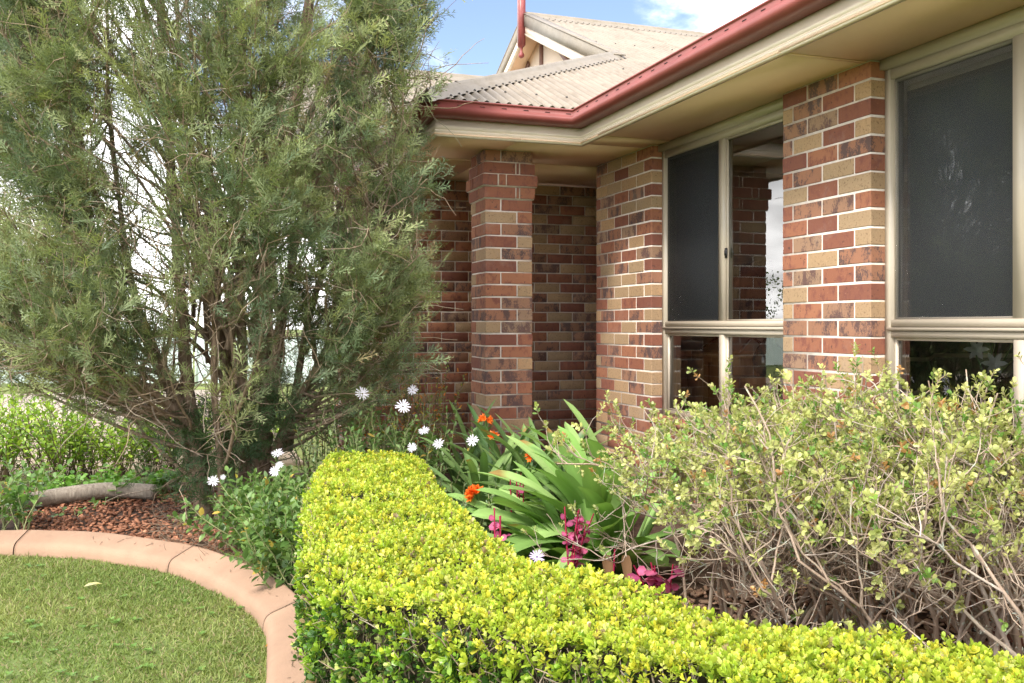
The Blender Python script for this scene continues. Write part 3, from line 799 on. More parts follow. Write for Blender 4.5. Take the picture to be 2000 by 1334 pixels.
# ---- windows
WF = HX + 0.080
def window(y0, y1, blinds):
    w = empty('window', parent=house)
    fr = Geo(); ym = (y0 + y1) / 2; X0, X1 = WF, WF + 0.075
    zb, zt, zm = 0.640, 2.436, 1.235
    fr.box(X0, X1, y0, y0 + 0.038, zb, zt); fr.box(X0, X1, y1 - 0.038, y1, zb, zt)
    fr.box(X0, X1, y0 + 0.038, y1 - 0.038, zt - 0.045, zt); fr.box(X0, X1, y0 + 0.038, y1 - 0.038, zb, zb + 0.038)
    obj('frame', fr, M['frame'], w)
    t = Geo(); t.box(X0 + 0.002, X1 - 0.002, y0 + 0.038, y1 - 0.038, zm - 0.040, zm - 0.012); t.box(X0 - 0.010, X1, y0 + 0.02, y1 - 0.02, zm - 0.009, zm + 0.006); t.box(X0 + 0.002, X1 - 0.002, y0 + 0.038, y1 - 0.038, zm + 0.010, zm + 0.042)
    t.box(X0 + 0.03, X1 - 0.01, y0 + 0.038, y1 - 0.038, zm - 0.012, zm + 0.010)
    obj('transom', t, M['frame'], w)
    m = Geo(); m.box(X0 + 0.004, X1 - 0.004, ym - 0.024, ym + 0.024, zb + 0.038, zm - 0.040); m.box(X0 + 0.004, X1 - 0.004, ym - 0.028, ym + 0.028, zm + 0.042, zt - 0.045)
    obj('mullion', m, M['frame'], w)
    hd = Geo(); hd.box(X0 - 0.030, X1 + 0.02, y0, y1, zt + 0.002, SOF - 0.001); obj('head_trim', hd, M['frame'], w)
    gs = Geo(); gs.box(X0 - 0.012, X1 + 0.02, y0 + 0.003, y1 - 0.003, zb - 0.022, zb - 0.001); obj('sill_flashing', gs, M['frame'], w)
    xg = X0 + 0.034
    for (a, b, c, d, up) in ((y0 + 0.038, ym - 0.026, zb + 0.038, zm - 0.040, 0), (ym + 0.026, y1 - 0.038, zb + 0.038, zm - 0.040, 0), (y0 + 0.038, ym - 0.028, zm + 0.042, zt - 0.045, 1), (ym + 0.028, y1 - 0.038, zm + 0.042, zt - 0.045, 1)):
        e = 0.014; s = Geo()
        s.box(xg - 0.012, xg + 0.014, a, a + e, c, d); s.box(xg - 0.012, xg + 0.014, b - e, b, c, d); s.box(xg - 0.012, xg + 0.014, a + e, b - e, c, c + e * .7); s.box(xg - 0.012, xg + 0.014, a + e, b - e, d - e, d)
        obj('sash', s, M['frame'], w)
        p = Geo(); p.add([(xg, a + e, c + e * .7), (xg, b - e, c + e * .7), (xg, b - e, d - e), (xg, a + e, d - e)], np.array([(0, 3, 2, 1)])); obj('pane', p, M['glass'], w)
        if up and ((a > ym) == ('far' in blinds) or 'both' in blinds):
            bl = empty('roller_blind', parent=w); zr = d - 0.045
            r = Geo(); tube1(r, [(xg + 0.075, a + 0.03, zr), (xg + 0.075, b - 0.01, zr)], 0.026, 0.026, 12); obj('blind_roll', r, M['inwall'], bl)
            r = Geo(); r.box(xg + 0.049, xg + 0.0502, a + 0.035, b - 0.015, 1.29, zr - 0.01); obj('blind_sheet', r, M['blind'], bl)
    if 'latch':
        l = Geo(); l.box(X0 + 0.010, X0 + 0.019, ym - 0.046, ym - 0.030, 1.66, 1.72); l.box(X0 + 0.004, X0 + 0.010, ym - 0.043, ym - 0.035, 1.675, 1.705); obj('latch', l, M['black'], w)
    return w
w1 = window(P2Y1, P1Y0, 'far'); w1['label'] = 'cream framed window between the two brick piers'
w2 = window(P3Y1, P2Y0, 'both'); w2['label'] = 'cream framed window at the right of the brick pier'
fs = Geo(); fs.box(WF + 0.016, WF + 0.0168, (P3Y1 + P2Y0) / 2 + 0.03, P2Y0 - 0.05, 1.28, 2.39); obj('flyscreen', fs, M['greyscreen'], w2)
fs = Geo(); fs.box(WF + 0.016, WF + 0.0168, (P2Y1 + P1Y0) / 2 + 0.03, P1Y0 - 0.05, 1.28, 2.39); obj('flyscreen', fs, M['flyscreen'], w1)

# ---- room behind the windows
room = Geo()
room.box(3.16, 7.2, -0.2, 6.5, 0.05, 0.10, None, 1); room.box(3.165, 7.2, -0.2, 6.5, 2.46, 2.48)
room.box(7.2, 7.25, -0.2, 3.4, 0.1, 2.46); room.box(7.2, 7.25, 5.0, 6.5, 0.1, 2.46); room.box(7.2, 7.25, 3.4, 5.0, 0.1, 0.9); room.box(7.2, 7.25, 3.4, 5.0, 2.05, 2.46); room.box(3.165, 7.2, 6.40, 6.45, 0.1, 2.46); room.box(3.165, 7.2, -0.2, -0.15, 0.1, 2.46)  # unseen opening added in the far wall to brighten the room with daylight
room.box(3.165, 3.17, -0.15, P3Y0, 0.1, 2.46); room.box(3.172, 3.19, P2Y0, P2Y1, 0.1, 2.46); room.box(3.172, 3.19, P1Y0, 6.4, 0.1, 2.46)
room.box(3.172, 3.19, P2Y1, P1Y0, 0.1, 0.63); room.box(3.172, 3.19, P3Y1, P2Y0, 0.1, 0.63)
obj('interior_lining', room, [M['inwall'], M['carpet']], house)
# outer shell of the unseen side with the added opening that lets daylight in
sh = Geo(); sh.box(HX, 7.3, -1.45, -1.40, 0, 2.48); sh.box(HX, HX + 0.11, -1.4, P3Y0 - 0.01, 0, SOF - 0.002); sh.box(7.3, 7.4, -1.4, 3.4, 0, 2.48); sh.box(7.3, 7.4, 5.0, 6.4, 0, 2.48); sh.box(7.3, 7.4, 3.4, 5.0, 0, 0.9); sh.box(7.3, 7.4, 3.4, 5.0, 2.05, 2.48)
obj('outer_wall', sh, M['brickj_red'], house)

# furniture seen through the glass
cab = empty('television_cabinet', 'dark timber cabinet behind the lower window pane', 'cabinet', loc=(3.60, 5.85, 0.1))
g = Geo(); g.box(-0.22, 0.24, -0.52, 0.36, 0.0, 0.93); obj('carcass', g, M['wood'], cab)
g = Geo(); g.box(-0.25, 0.27, -0.55, 0.39, 0.932, 0.962); obj('cabinet_top', g, M['wood'], cab)
for k in range(3):
    g = Geo(); g.box(-0.232, -0.221, -0.50 + k * 0.285, -0.235 + k * 0.285, 0.05, 0.90); d_ = obj('cabinet_door', g, M['wood'], cab)
tv = empty('television', 'black flat television standing on the cabinet', 'television', loc=(3.66, 5.75, 1.062))
g = Geo(); g.box(-0.02, 0.02, -0.42, 0.42, 0.10, 0.62); obj('screen', g, M['black'], tv)
for s in (-0.26, 0.26):
    g = Geo(); tube1(g, [(-0.14, s, 0.006), (0.0, s * 0.8, 0.11)], 0.009, 0.009, 6); tube1(g, [(0.12, s, 0.006), (0.0, s * 0.8, 0.11)], 0.009, 0.009, 6); obj('leg', g, M['black'], tv)
g = Geo(); vp = [(0.0, 0.0), (0.07, 0.0), (0.10, 0.05), (0.105, 0.11), (0.075, 0.18), (0.035, 0.23), (0.03, 0.30), (0.045, 0.34), (0.035, 0.34), (0.02, 0.30)]
g.lathe(vp, (0, 0, 0), 20); v = obj('vase', g, M['vase'], None, True); v.location = (3.44, 5.02, 0.93); tag(v, 'dark green bottle shaped vase behind the window glass', 'vase')
g = Geo(); g.box(-0.2, 0.2, -0.2, 0.2, 0, 0.80); g.box(-0.22, 0.22, -0.22, 0.22, 0.80, 0.83); st = obj('side_table', g, M['wood']); st.location = (3.44, 5.02, 0.1); tag(st, 'small timber table under the green vase', 'table')
ac = empty('armchair', 'plaid covered armchair seen through the right window', 'armchair', loc=(3.80, 3.55, 0.1))
ac.rotation_euler = (0, 0, math.radians(-30))
def cushion(x0, x1, y0, y1, z0, z1, name, mat='plaid', bev=0.06):
    bm = bmesh.new(); bmesh.ops.create_cube(bm, size=1.0); bmesh.ops.scale(bm, vec=(x1 - x0, y1 - y0, z1 - z0), verts=bm.verts)
    bmesh.ops.translate(bm, vec=((x0 + x1) / 2, (y0 + y1) / 2, (z0 + z1) / 2), verts=bm.verts)
    bmesh.ops.bevel(bm, geom=bm.edges[:], offset=bev, segments=4, affect='EDGES')
    m_ = bpy.data.meshes.new(name); bm.to_mesh(m_); bm.free(); m_.materials.append(M[mat])
    for p in m_.polygons: p.use_smooth = True
    return obj(name, m_, None, ac)
cushion(-0.40, 0.40, -0.38, 0.38, 0.10, 0.45, 'seat'); b_ = cushion(-0.38, 0.38, -0.14, 0.12, 0.0, 0.86, 'backrest', bev=0.11); b_.location = (0.0, 0.30, 0.42); b_.rotation_euler = (math.radians(-14), 0, 0)
cushion(-0.52, -0.38, -0.40, 0.36, 0.0, 0.62, 'armrest'); cushion(0.38, 0.52, -0.40, 0.36, 0.0, 0.62, 'armrest')
pl = empty('potted_lily', 'white lily in a dark pot just inside the right window', 'plant', loc=(3.40, 3.28, 0.1))
g = Geo(); g.lathe([(0.0, 0.72), (0.07, 0.72), (0.095, 0.90), (0.10, 0.92), (0.085, 0.92)], (0, 0, 0), 16); obj('pot', g, M['black'], pl)
g = Geo()
for k in range(5):
    a_ = rng.normal(0, .05, 2); tube1(g, catmull([(0, 0, .88), (a_[0], a_[1], 1.0), (a_[0] * 2, a_[1] * 2, 1.12)], 5), .004, .003, 5, (.08, .16, .05))
obj('stems', g, M['stemg'], pl)['kind'] = 'stuff'
for c_ in ((-.05, .02, 1.04), (.02, -.04, 1.12), (-.03, -.06, .98)):
    g = Geo(); a_ = np.linspace(0, 6.283, 6, endpoint=False); f_ = norm(np.array([(-1.0, -.8, .3)]))[0]; x_ = norm(np.cross(f_, (0, 0, 1.0))[None])[0]; y_ = np.cross(f_, x_)
    scatter(g, LEAF_LA * np.array((1.3, 1, 1)), LEAF_OB_F, np.tile(np.array(c_), (6, 1)), frames(norm(np.cos(a_)[:, None] * x_ + np.sin(a_)[:, None] * y_ + .5 * f_), f_), np.full(6, .058), np.tile(np.array((.5, .5, .48)), (6, 1))); obj('flower', g, M['petal'], pl)
g = Geo(); g.box(-.14, .14, -.14, .14, .69, .718)
for sx in (-.11, .11):
    for sy in (-.11, .11): g.box(sx - .015, sx + .015, sy - .015, sy + .015, 0, .69)
ps = obj('plant_stand', g, M['wood']); ps.location = (3.40, 3.28, 0.1); tag(ps, 'small timber stand under the potted white lily', 'stand')
#@@PLANTS
# ================================================================== lawn grass, mulch, litter
def inside_poly(P, poly):
    poly = np.asarray(poly); x, y = P[:, 0], P[:, 1]; c = np.zeros(len(P), bool); j = len(poly) - 1
    for i in range(len(poly)):
        xi, yi, xj, yj = *poly[i], *poly[j]
        c ^= ((yi > y) != (yj > y)) & (x < (xj - xi) * (y - yi) / (yj - yi + 1e-12) + xi); j = i
    return c
BLADE = np.array([(-.5, 0, 0), (.5, 0, 0), (.40, .55, .05), (0, 1, .24), (-.40, .55, .05)])
BLADE_F = [np.array([(0, 1, 2, 4)]), np.array([(4, 2, 3)])]
def grass(n, poly, dmin, dmax, rmin, rmax, hmin, hmax):
    d = dmin + (dmax - dmin) * rng.random(n) ** 0.8; r = rmin + (rmax - rmin) * rng.random(n)
    P = np.stack([SA * d + CA * r, CA * d - SA * r], 1); keep = inside_poly(P, poly); q_ = np.sin(P[:, 0] * 2.3 + 1.1 * np.sin(P[:, 1] * 4.1)) * np.sin(P[:, 1] * 3.1 + 0.7 * P[:, 0]) + 0.5 * np.sin(P[:, 0] * 13) * np.sin(P[:, 1] * 11); keep &= rng.random(len(P)) < np.clip(0.9 - 0.35 * q_, .3, 1); P, q_ = P[keep], q_[keep]; n = len(P)
    lean = rng.normal(0, 0.75, (n, 2)); D = np.column_stack([lean, np.full(n, 0.75)])
    R = frames(D, rv(n)); h = (hmin + (hmax - hmin) * rng.random(n) ** 1.5) * (1 - .22 * q_)
    S = np.column_stack([0.0030 + 0.0022 * rng.random(n), h, h])
    patch = (np.sin(P[:, 0] * 5.1 + 1.3 * np.sin(P[:, 1] * 3.7)) + np.sin(P[:, 1] * 6.3 + P[:, 0] * 2.1)) * 0.25 + 0.5
    t = np.clip(patch[:, None] + rng.normal(0, 0.25, (n, 1)), 0, 1)
    c = np.array((0.145, 0.215, 0.048)) * (1 - t) + np.array((0.285, 0.325, 0.105)) * t
    dry = rng.random(n) < 0.16; c[dry] = np.array((0.31, 0.265, 0.14))
    c *= 1 + rng.normal(0, 0.14, (n, 1))
    g = Geo(); scatter(g, BLADE, BLADE_F, np.column_stack([P, np.full(n, 0.004)]), R, S, np.clip(c, .01, 1)); return g
lp = np.vstack([kback + kn * 0.150, [(1.4, -4.0), (-9.0, -4.0), (-9.0, kback[0][1])]])
tag(obj('grass', grass(140000, lp, 2.6, 5.6, -3.4, -0.45, 0.014, 0.036), M['grass']), 'short green and straw blades of the clipped lawn', 'grass', kind='stuff')

LEAFCHIP = np.array([(-.5, -.5, -.5), (.5, -.45, -.5), (.45, .5, -.5), (-.42, .42, -.5), (-.4, -.4, .5), (.36, -.3, .5), (.3, .42, .5), (-.34, .3, .5)])
BOXF = [np.array([(0, 3, 2, 1), (4, 5, 6, 7), (0, 1, 5, 4), (1, 2, 6, 5), (2, 3, 7, 6), (3, 0, 4, 7)])]
n = 3600
u = rng.uniform(40, 520, n); v = rng.uniform(960, 1110, n)
P = np.array([PZ(a, b, 0.035) for a, b in zip(u, v)])
dk = np.array([np.min(np.linalg.norm(kback - p[:2], axis=1)) for p in P])
bedm = inside_poly(P[:, :2], bed_poly) & (dk > 0.02)
P = P[bedm]; n = len(P)
R = frames(np.column_stack([rng.normal(0, 1, (n, 2)), rng.normal(0, .25, n)]), np.column_stack([rng.normal(0, .3, (n, 2)), np.ones(n)]))
S = np.column_stack([rng.uniform(.010, .024, n), rng.uniform(.018, .048, n), rng.uniform(.004, .010, n)])
P[:, 2] = 0.034 + rng.uniform(0, 0.018, n)
g = Geo(); scatter(g, LEAFCHIP, BOXF, P, R, S, cols(n, (0.14, 0.055, 0.030), (0.40, 0.185, 0.105), 0.22))
tag(obj('bark_mulch', g, M['chip']), 'red brown bark chips spread behind the kerb', 'mulch', kind='stuff')
# coarser tan chips under the twiggy shrubs
n = 2600; P = np.array([PD(a, b, .04) for a, b in zip(rng.uniform(1180, 2080, n), rng.uniform(2.7, 4.3, n))]); P = P[P[:, 0] < HX - .03]; n = len(P)
R = frames(np.column_stack([rng.normal(0, 1, (n, 2)), rng.normal(0, .25, n)]), np.column_stack([rng.normal(0, .3, (n, 2)), np.ones(n)])); S = np.column_stack([rng.uniform(.012, .03, n), rng.uniform(.02, .055, n), rng.uniform(.004, .010, n)])
P[:, 2] = 0.034 + rng.uniform(0, 0.018, n); g = Geo(); scatter(g, LEAFCHIP, BOXF, P, R, S, cols(n, (0.30, 0.17, 0.11), (0.58, 0.38, 0.26), 0.2))
tag(obj('bark_mulch', g, M['chip']), 'tan bark chips lying under the twiggy shrubs', 'mulch', kind='stuff')
# dry needle litter near the tree foot
n = 1500
u = rng.uniform(300, 560, n); v = rng.uniform(985, 1130, n)
P = np.array([PZ(a, b, 0.05) for a, b in zip(u, v)]); P = P[inside_poly(P[:, :2], bed_poly)]; n = len(P)
g = Geo(); pts = grow(P, np.column_stack([rng.normal(0, 1, (n, 2)), rng.normal(0.15, .2, n)]), rng.uniform(.05, .16, n), 4, 0.25)
pts[:, :, 2] = np.maximum(pts[:, :, 2], 0.036)
tubes(g, pts, 0.0016, 0.0008, 3, cols(n, (0.16, 0.11, 0.07), (0.34, 0.26, 0.18)))
tag(obj('needle_litter', g, M['stemg']), 'dry brown twigs and needles lying at the tree foot', 'litter', kind='stuff')

# edging log
lg = catmull([PZ(20, 985, 0.10), PZ(95, 972, 0.10), PZ(160, 962, 0.115), PZ(225, 957, 0.115), PZ(303, 961, 0.095)], 10)
g = Geo(); tube1(g, lg, 0.055, 0.052, 16)
for row, q in ((0, lg[0]), (-1, lg[-1])):
    base = 0 if row == 0 else (len(lg) - 1) * 16
    f = tuple(range(base, base + 16)); g.F.append(np.array([f if row else f[::-1]])); g.M.append(np.zeros(1))
tag(obj('timber_log', g, M['log'], None, False), 'weathered grey timber log edging the bark mulch', 'log')

# small flat weeds in the turf
n = 260; P = np.array([PZ(a, b, .02) for a, b in zip(rng.uniform(0, 520, n), rng.uniform(1100, 1330, n))]); P = P[inside_poly(P[:, :2], lp)][:46]
g = Geo()
for q in P:
    k = int(rng.integers(4, 8)); a = np.linspace(0, 6.28, k, endpoint=False) + rng.random(); D = np.column_stack([np.cos(a), np.sin(a), rng.uniform(.15, .5, k)])
    scatter(g, LEAF_OB, LEAF_OB_F, np.tile(q, (k, 1)), frames(D, (0, 0, 1.0)), rng.uniform(.012, .026, k), cols(k, (.10, .20, .04), (.18, .29, .07)))
tag(obj('lawn_weeds', g, M['leaf']), 'scattered flat green weeds growing in the lawn', 'weeds', kind='stuff')
# fallen leaves on the lawn
for (uu, vv, lab, c) in ((163, 1146, 'pale yellow fallen leaf lying on the lawn', (0.62, 0.58, 0.28)), (517, 1263, 'small orange brown fallen leaf against the kerb', (0.42, 0.20, 0.05))):
    g = Geo(); scatter(g, LEAF_LA * np.array((1.6, 1, 1.2)), LEAF_OB_F, np.zeros((1, 3)), frames(np.array([(1.0, 0.35, 0.12)]), (0, 0, 1.0)), np.array([0.085]), np.array([c]))
    o = obj('fallen_leaf', g, M['leaf']); o.location = tuple(PZ(uu, vv, 0.035)); tag(o, lab, 'leaf')

# ================================================================== hedge
HT = 0.55
inner = [(5.12, -0.50), (4.80, -0.42), (4.08, -0.29), (3.30, -0.09), (2.90, 0.063), (2.66, 0.218), (2.45, 0.40), (2.19, 0.716), (1.99, 1.087), (1.82, 1.55), (1.70, 2.1)]
outer = [(5.12, -1.00), (4.80, -1.00), (3.96, -0.87), (3.26, -0.72), (2.83, -0.61), (2.60, -0.49), (2.34, -0.25), (2.12, 0.03), (1.92, 0.32), (1.74, 0.70), (1.58, 1.2)]
NH = 400
IN = catmull([DR(a, b)[:2] for a, b in inner], 20); OU = catmull([DR(a, b)[:2] for a, b in outer], 20)
tt = np.linspace(0, 1, NH); ti = np.linspace(0, 1, len(IN))
IN = np.stack([np.interp(tt, ti, IN[:, k]) for k in range(2)], 1); OU = np.stack([np.interp(tt, ti, OU[:, k]) for k in range(2)], 1)
seg_len = np.linalg.norm(np.gradient((IN + OU) / 2, axis=0), axis=1); wid = np.linalg.norm(IN - OU, axis=1)
def path_at(s, arr):
    x = s * (NH - 1); return np.stack([np.interp(x, np.arange(NH), arr[:, k]) for k in range(2)], 1)
def lumps(P): return 0.6 * (0.016 * np.sin(P[:, 0] * 9 + 2 * np.sin(P[:, 1] * 5)) + 0.014 * np.sin(P[:, 1] * 11 + 1.7 * P[:, 0]) + 0.010 * np.sin(P[:, 0] * 23 + P[:, 1] * 17))
hedge = empty('hedge', 'clipped yellow green box hedge curving across the front garden', 'hedge', loc=(*((IN + OU) / 2)[150], 0))
hinv = Matrix.Translation(-hedge.location)
def hpart(name, g, mat, kind=None):
    o = obj(name, g, mat); o.parent = hedge; o.matrix_parent_inverse = hinv
    if kind: o['kind'] = kind
    return o
def sprigs(g, P, Nrm, nl, size, ca, cb, yellow=None, spread=0.9, jit=0.14):
    n = len(P); ax = norm(Nrm + rng.normal(0, 0.33, (n, 3)))
    a0 = rng.random(n) * 6.28
    px = norm(np.cross(ax, rv(n))); py = np.cross(ax, px)
    base_c = cols(n, ca, cb, jit)
    if yellow is not None:
        k = rng.random(n) < yellow[1]; base_c[k] = cols(int(k.sum()), yellow[0], yellow[2], 0.1)
    dead = rng.random(n) < 0.025; base_c[dead] = cols(int(dead.sum()), (0.30, 0.20, 0.10), (0.46, 0.36, 0.20)); pale = rng.random(n) < 0.06; base_c[pale] = base_c[pale] * 0.6 + np.array((0.30, 0.29, 0.12)); vs = np.clip(1 + rng.normal(0, 0.24, n), 0.5, 1.6)
    for j in range(nl):
        lev = j // 2; ang = a0 + (j % 2) * math.pi + lev * 1.57 + rng.normal(0, 0.25, n)
        rad = px * np.cos(ang)[:, None] + py * np.sin(ang)[:, None]
        tilt = (0.45 + 0.42 * lev) * spread * (1 + rng.normal(0, 0.2, n))
        D = ax * np.cos(tilt)[:, None] + rad * np.sin(tilt)[:, None]
        pos = P - ax * (0.0065 * lev)[:, None] if False else P - ax * (0.0065 * lev)
        R = frames(D, ax + 0.15 * rv(n)); L = size * vs * (0.78 + 0.14 * lev) * (1 + rng.normal(0, 0.18, n))
        c = base_c * (1 - 0.10 * lev) * (1 + rng.normal(0, 0.07, (n, 1)))
        scatter(g, LEAF_HE, LEAF_HE_F, pos, R, np.maximum(L, 0.005), np.clip(c, .004, 1), [0.85, .97, 1.03, 1.05, 1.03, .97])
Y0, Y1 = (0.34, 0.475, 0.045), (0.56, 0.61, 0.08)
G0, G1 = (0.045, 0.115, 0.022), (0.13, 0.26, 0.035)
wts = seg_len * wid * (1 + 0.0 * tt); cdf = np.cumsum(wts); cdf /= cdf[-1]
def top_pts(n, zoff, zj):
    s = np.interp(rng.random(n), cdf, tt); a = rng.random(n)
    A, B = path_at(s, OU), path_at(s, IN); P2 = A * (1 - a)[:, None] + B * a[:, None]
    edge = np.minimum(a, 1 - a) * np.interp(s, tt, wid)
    drop = 0.055 * np.clip(1 - edge / 0.07, 0, 1) ** 2
    end = np.clip(1 - s * np.sum(seg_len) / 0.09, 0, 1); drop = drop + 0.06 * end ** 2
    z = HT + lumps(P2) - drop + zoff + rng.normal(0, zj, n)
    out = (A - B) / np.linalg.norm(A - B, axis=1, keepdims=True)
    tilt = np.clip(1 - edge / 0.07, 0, 1) * np.where(a < 0.5, 1, -1)
    Nn = norm(np.column_stack([out * tilt[:, None] * 0.9, np.ones(n)]))
    return np.column_stack([P2, z]), Nn
g = Geo()
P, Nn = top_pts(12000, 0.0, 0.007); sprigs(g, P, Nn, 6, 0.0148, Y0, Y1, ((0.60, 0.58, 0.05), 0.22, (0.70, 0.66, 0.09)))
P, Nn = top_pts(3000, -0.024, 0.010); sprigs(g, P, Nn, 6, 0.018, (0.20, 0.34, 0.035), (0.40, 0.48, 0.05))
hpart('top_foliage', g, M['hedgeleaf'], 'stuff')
def side_pts(n, edge_arr, outsign, s0, s1, inset, zj, zlo=0.03, bias=1.0):
    w_ = np.where((tt >= s0) & (tt <= s1), seg_len, 0); c_ = np.cumsum(w_); c_ /= c_[-1]
    s = np.interp(rng.random(n), c_, tt); E = path_at(s, edge_arr)
    A, B = path_at(s, OU), path_at(s, IN); out = (A - B) / np.linalg.norm(A - B, axis=1, keepdims=True) * outsign
    z = zlo + (HT - 0.05 - zlo) * rng.random(n) ** bias
    bulge = 0.02 * np.sin(z * 14 + s * 40) + 0.015 * np.sin(s * 90)
    P2 = E + out * (bulge - inset - np.abs(rng.normal(0, zj, n)))[:, None]
    return np.column_stack([P2, z]), norm(np.column_stack([out, np.full(n, 0.55)])), z
g = Geo()
for arr, sg, n in ((OU, 1, 5200), (IN, -1, 1300)):
    P, Nn, z = side_pts(n, arr, sg, 0, 1, 0.0, 0.022, bias=0.8)
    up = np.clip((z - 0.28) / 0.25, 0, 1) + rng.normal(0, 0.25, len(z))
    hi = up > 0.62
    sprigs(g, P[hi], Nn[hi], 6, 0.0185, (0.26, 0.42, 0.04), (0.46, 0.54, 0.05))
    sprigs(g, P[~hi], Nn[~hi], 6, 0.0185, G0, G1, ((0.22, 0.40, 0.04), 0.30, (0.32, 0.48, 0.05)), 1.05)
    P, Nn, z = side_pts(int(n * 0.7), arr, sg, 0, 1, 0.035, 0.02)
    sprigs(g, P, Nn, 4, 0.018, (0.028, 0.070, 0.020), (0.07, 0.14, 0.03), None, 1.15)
# far end
n = 900
a = rng.random(n); P2 = OU[0] * (1 - a)[:, None] + IN[0] * a[:, None]; back = norm((OU[0] - OU[12])[None])[0]
P = np.column_stack([P2 - back * np.abs(rng.normal(0, .03, n))[:, None], 0.05 + 0.46 * rng.random(n)])
sprigs(g, P, norm(np.tile(np.array((*back, 0.6)), (n, 1))), 6, 0.0185, (0.20, 0.34, 0.035), (0.40, 0.48, 0.05))
hpart('side_foliage', g, M['hedgeleaf'], 'stuff')
g = Geo()       # twigs in the faces
P, Nn, z = side_pts(2200, OU, 1, 0, 1, 0.05, 0.02, 0.02)
pts = grow(P - np.column_stack([np.zeros((len(P), 2)), np.full(len(P), 0.05)]), Nn * 0.55 + np.array((0, 0, 1.0)) + rng.normal(0, .35, (len(P), 3)), rng.uniform(.06, .13, len(P)), 4, 0.16)
tubes(g, pts, 0.0022, 0.0012, 3, cols(len(P), (0.75, 0.7, 0.62), (1, .95, .85)))
P, Nn = top_pts(1600, -0.06, 0.01)
tubes(g, grow(P, Nn + rng.normal(0, .4, (len(P), 3)), 0.055, 3, 0.15), 0.0018, 0.001, 3)
hpart('twigs', g, M['twig'], 'stuff')
g = Geo()       # woody inside
sA = np.linspace(0.012, 1, 120); A, B = path_at(sA, OU), path_at(sA, IN); o_ = (A - B) / np.linalg.norm(A - B, axis=1, keepdims=True)
prof = [(A - o_ * 0.085, 0.0), (A - o_ * 0.085, HT - 0.12), (A - o_ * 0.13, HT - 0.075), (B + o_ * 0.13, HT - 0.075), (B + o_ * 0.085, HT - 0.12), (B + o_ * 0.085, 0.0)]
V = np.stack([np.column_stack([p + rng.normal(0, .008, p.shape), np.full(len(p), z) + rng.normal(0, .008, len(p)) * (z > 0)]) for p, z in prof], 1); m = len(prof)
idx = np.arange(120 * m).reshape(120, m)
g.add(V.reshape(-1, 3), [np.stack([idx[:-1, :-1], idx[:-1, 1:], idx[1:, 1:], idx[1:, :-1]], -1).reshape(-1, 4), np.array([tuple(range(m - 1, -1, -1))])])
hpart('woody_core', g, M['bedcore'])

# ================================================================== conifer
DS = -0.28                                  # stems stand a little nearer than first measured
TC = PD(400, 5.75)[:2]                      # crown axis on the ground
tree = empty('conifer_tree', 'tall many stemmed conifer with feathery grey green sprays left of the porch', 'tree', loc=(*PD(430, 5.95)[:2], 0))
tinv = Matrix.Translation(-tree.location)
def tpart(name, g, mat, kind=None, smooth=False):
    o = obj(name, g, mat, None, smooth); o.parent = tree; o.matrix_parent_inverse = tinv
    if kind: o['kind'] = kind
    return o
stems_px = [
    ([(398, 985, 6.15), (388, 880, 6.12), (368, 770, 6.1), (356, 600, 6.05), (338, 400, 6.05), (318, 150, 6.1), (305, -150, 6.2), (310, -520, 6.2)], 0.085),
    ([(398, 900, 6.15), (372, 830, 6.12), (322, 740, 6.0), (272, 640, 5.95), (205, 520, 5.9), (150, 330, 5.85), (110, 60, 5.9), (100, -260, 6.0)], 0.060),
    ([(505, 930, 6.5), (508, 820, 6.5), (512, 700, 6.5), (515, 560, 6.45), (530, 400, 6.45), (565, 250, 6.4), (600, 40, 6.4), (620, -300, 6.4), (600, -600, 6.4)], 0.125),
    ([(478, 930, 6.45), (474, 760, 6.4), (470, 560, 6.35), (468, 300, 6.4), (462, 0, 6.4), (455, -350, 6.4), (450, -700, 6.4)], 0.060),
    ([(450, 940, 6.3), (440, 760, 6.3), (424, 560, 6.4), (408, 300, 6.5), (395, 0, 6.6), (390, -400, 6.6)], 0.050),
    ([(530, 900, 6.45), (575, 800, 6.35), (630, 700, 6.2), (690, 590, 6.05), (740, 450, 5.95), (780, 250, 5.9), (800, 30, 5.9)], 0.042),
    ([(520, 830, 6.4), (548, 640, 6.3), (585, 450, 6.2), (650, 280, 6.1), (720, 130, 6.05), (775, -30, 6.0), (800, -300, 6.0)], 0.052),
    ([(385, 950, 6.3), (330, 760, 6.4), (262, 560, 6.5), (222, 330, 6.5), (200, 60, 6.5), (200, -300, 6.5)], 0.048),
    ([(470, 900, 6.6), (440, 640, 6.8), (370, 380, 6.9), (350, 60, 6.9), (350, -300, 6.9)], 0.045),
    ([(560, 880, 6.6), (600, 640, 6.8), (660, 420, 6.9), (690, 150, 6.9), (690, -200, 6.9)], 0.040),
    ([(430, 920, 6.0), (418, 720, 5.8), (430, 520, 5.7), (480, 330, 5.65), (520, 120, 5.7), (530, -200, 5.8)], 0.034),
    ([(380, 840, 6.1), (300, 770, 5.8), (200, 735, 5.6), (90, 720, 5.5), (-40, 690, 5.5)], 0.030),
    ([(372, 790, 6.1), (290, 690, 6.2), (180, 640, 6.3), (60, 600, 6.3), (-60, 540, 6.3)], 0.030),
]
allst = []
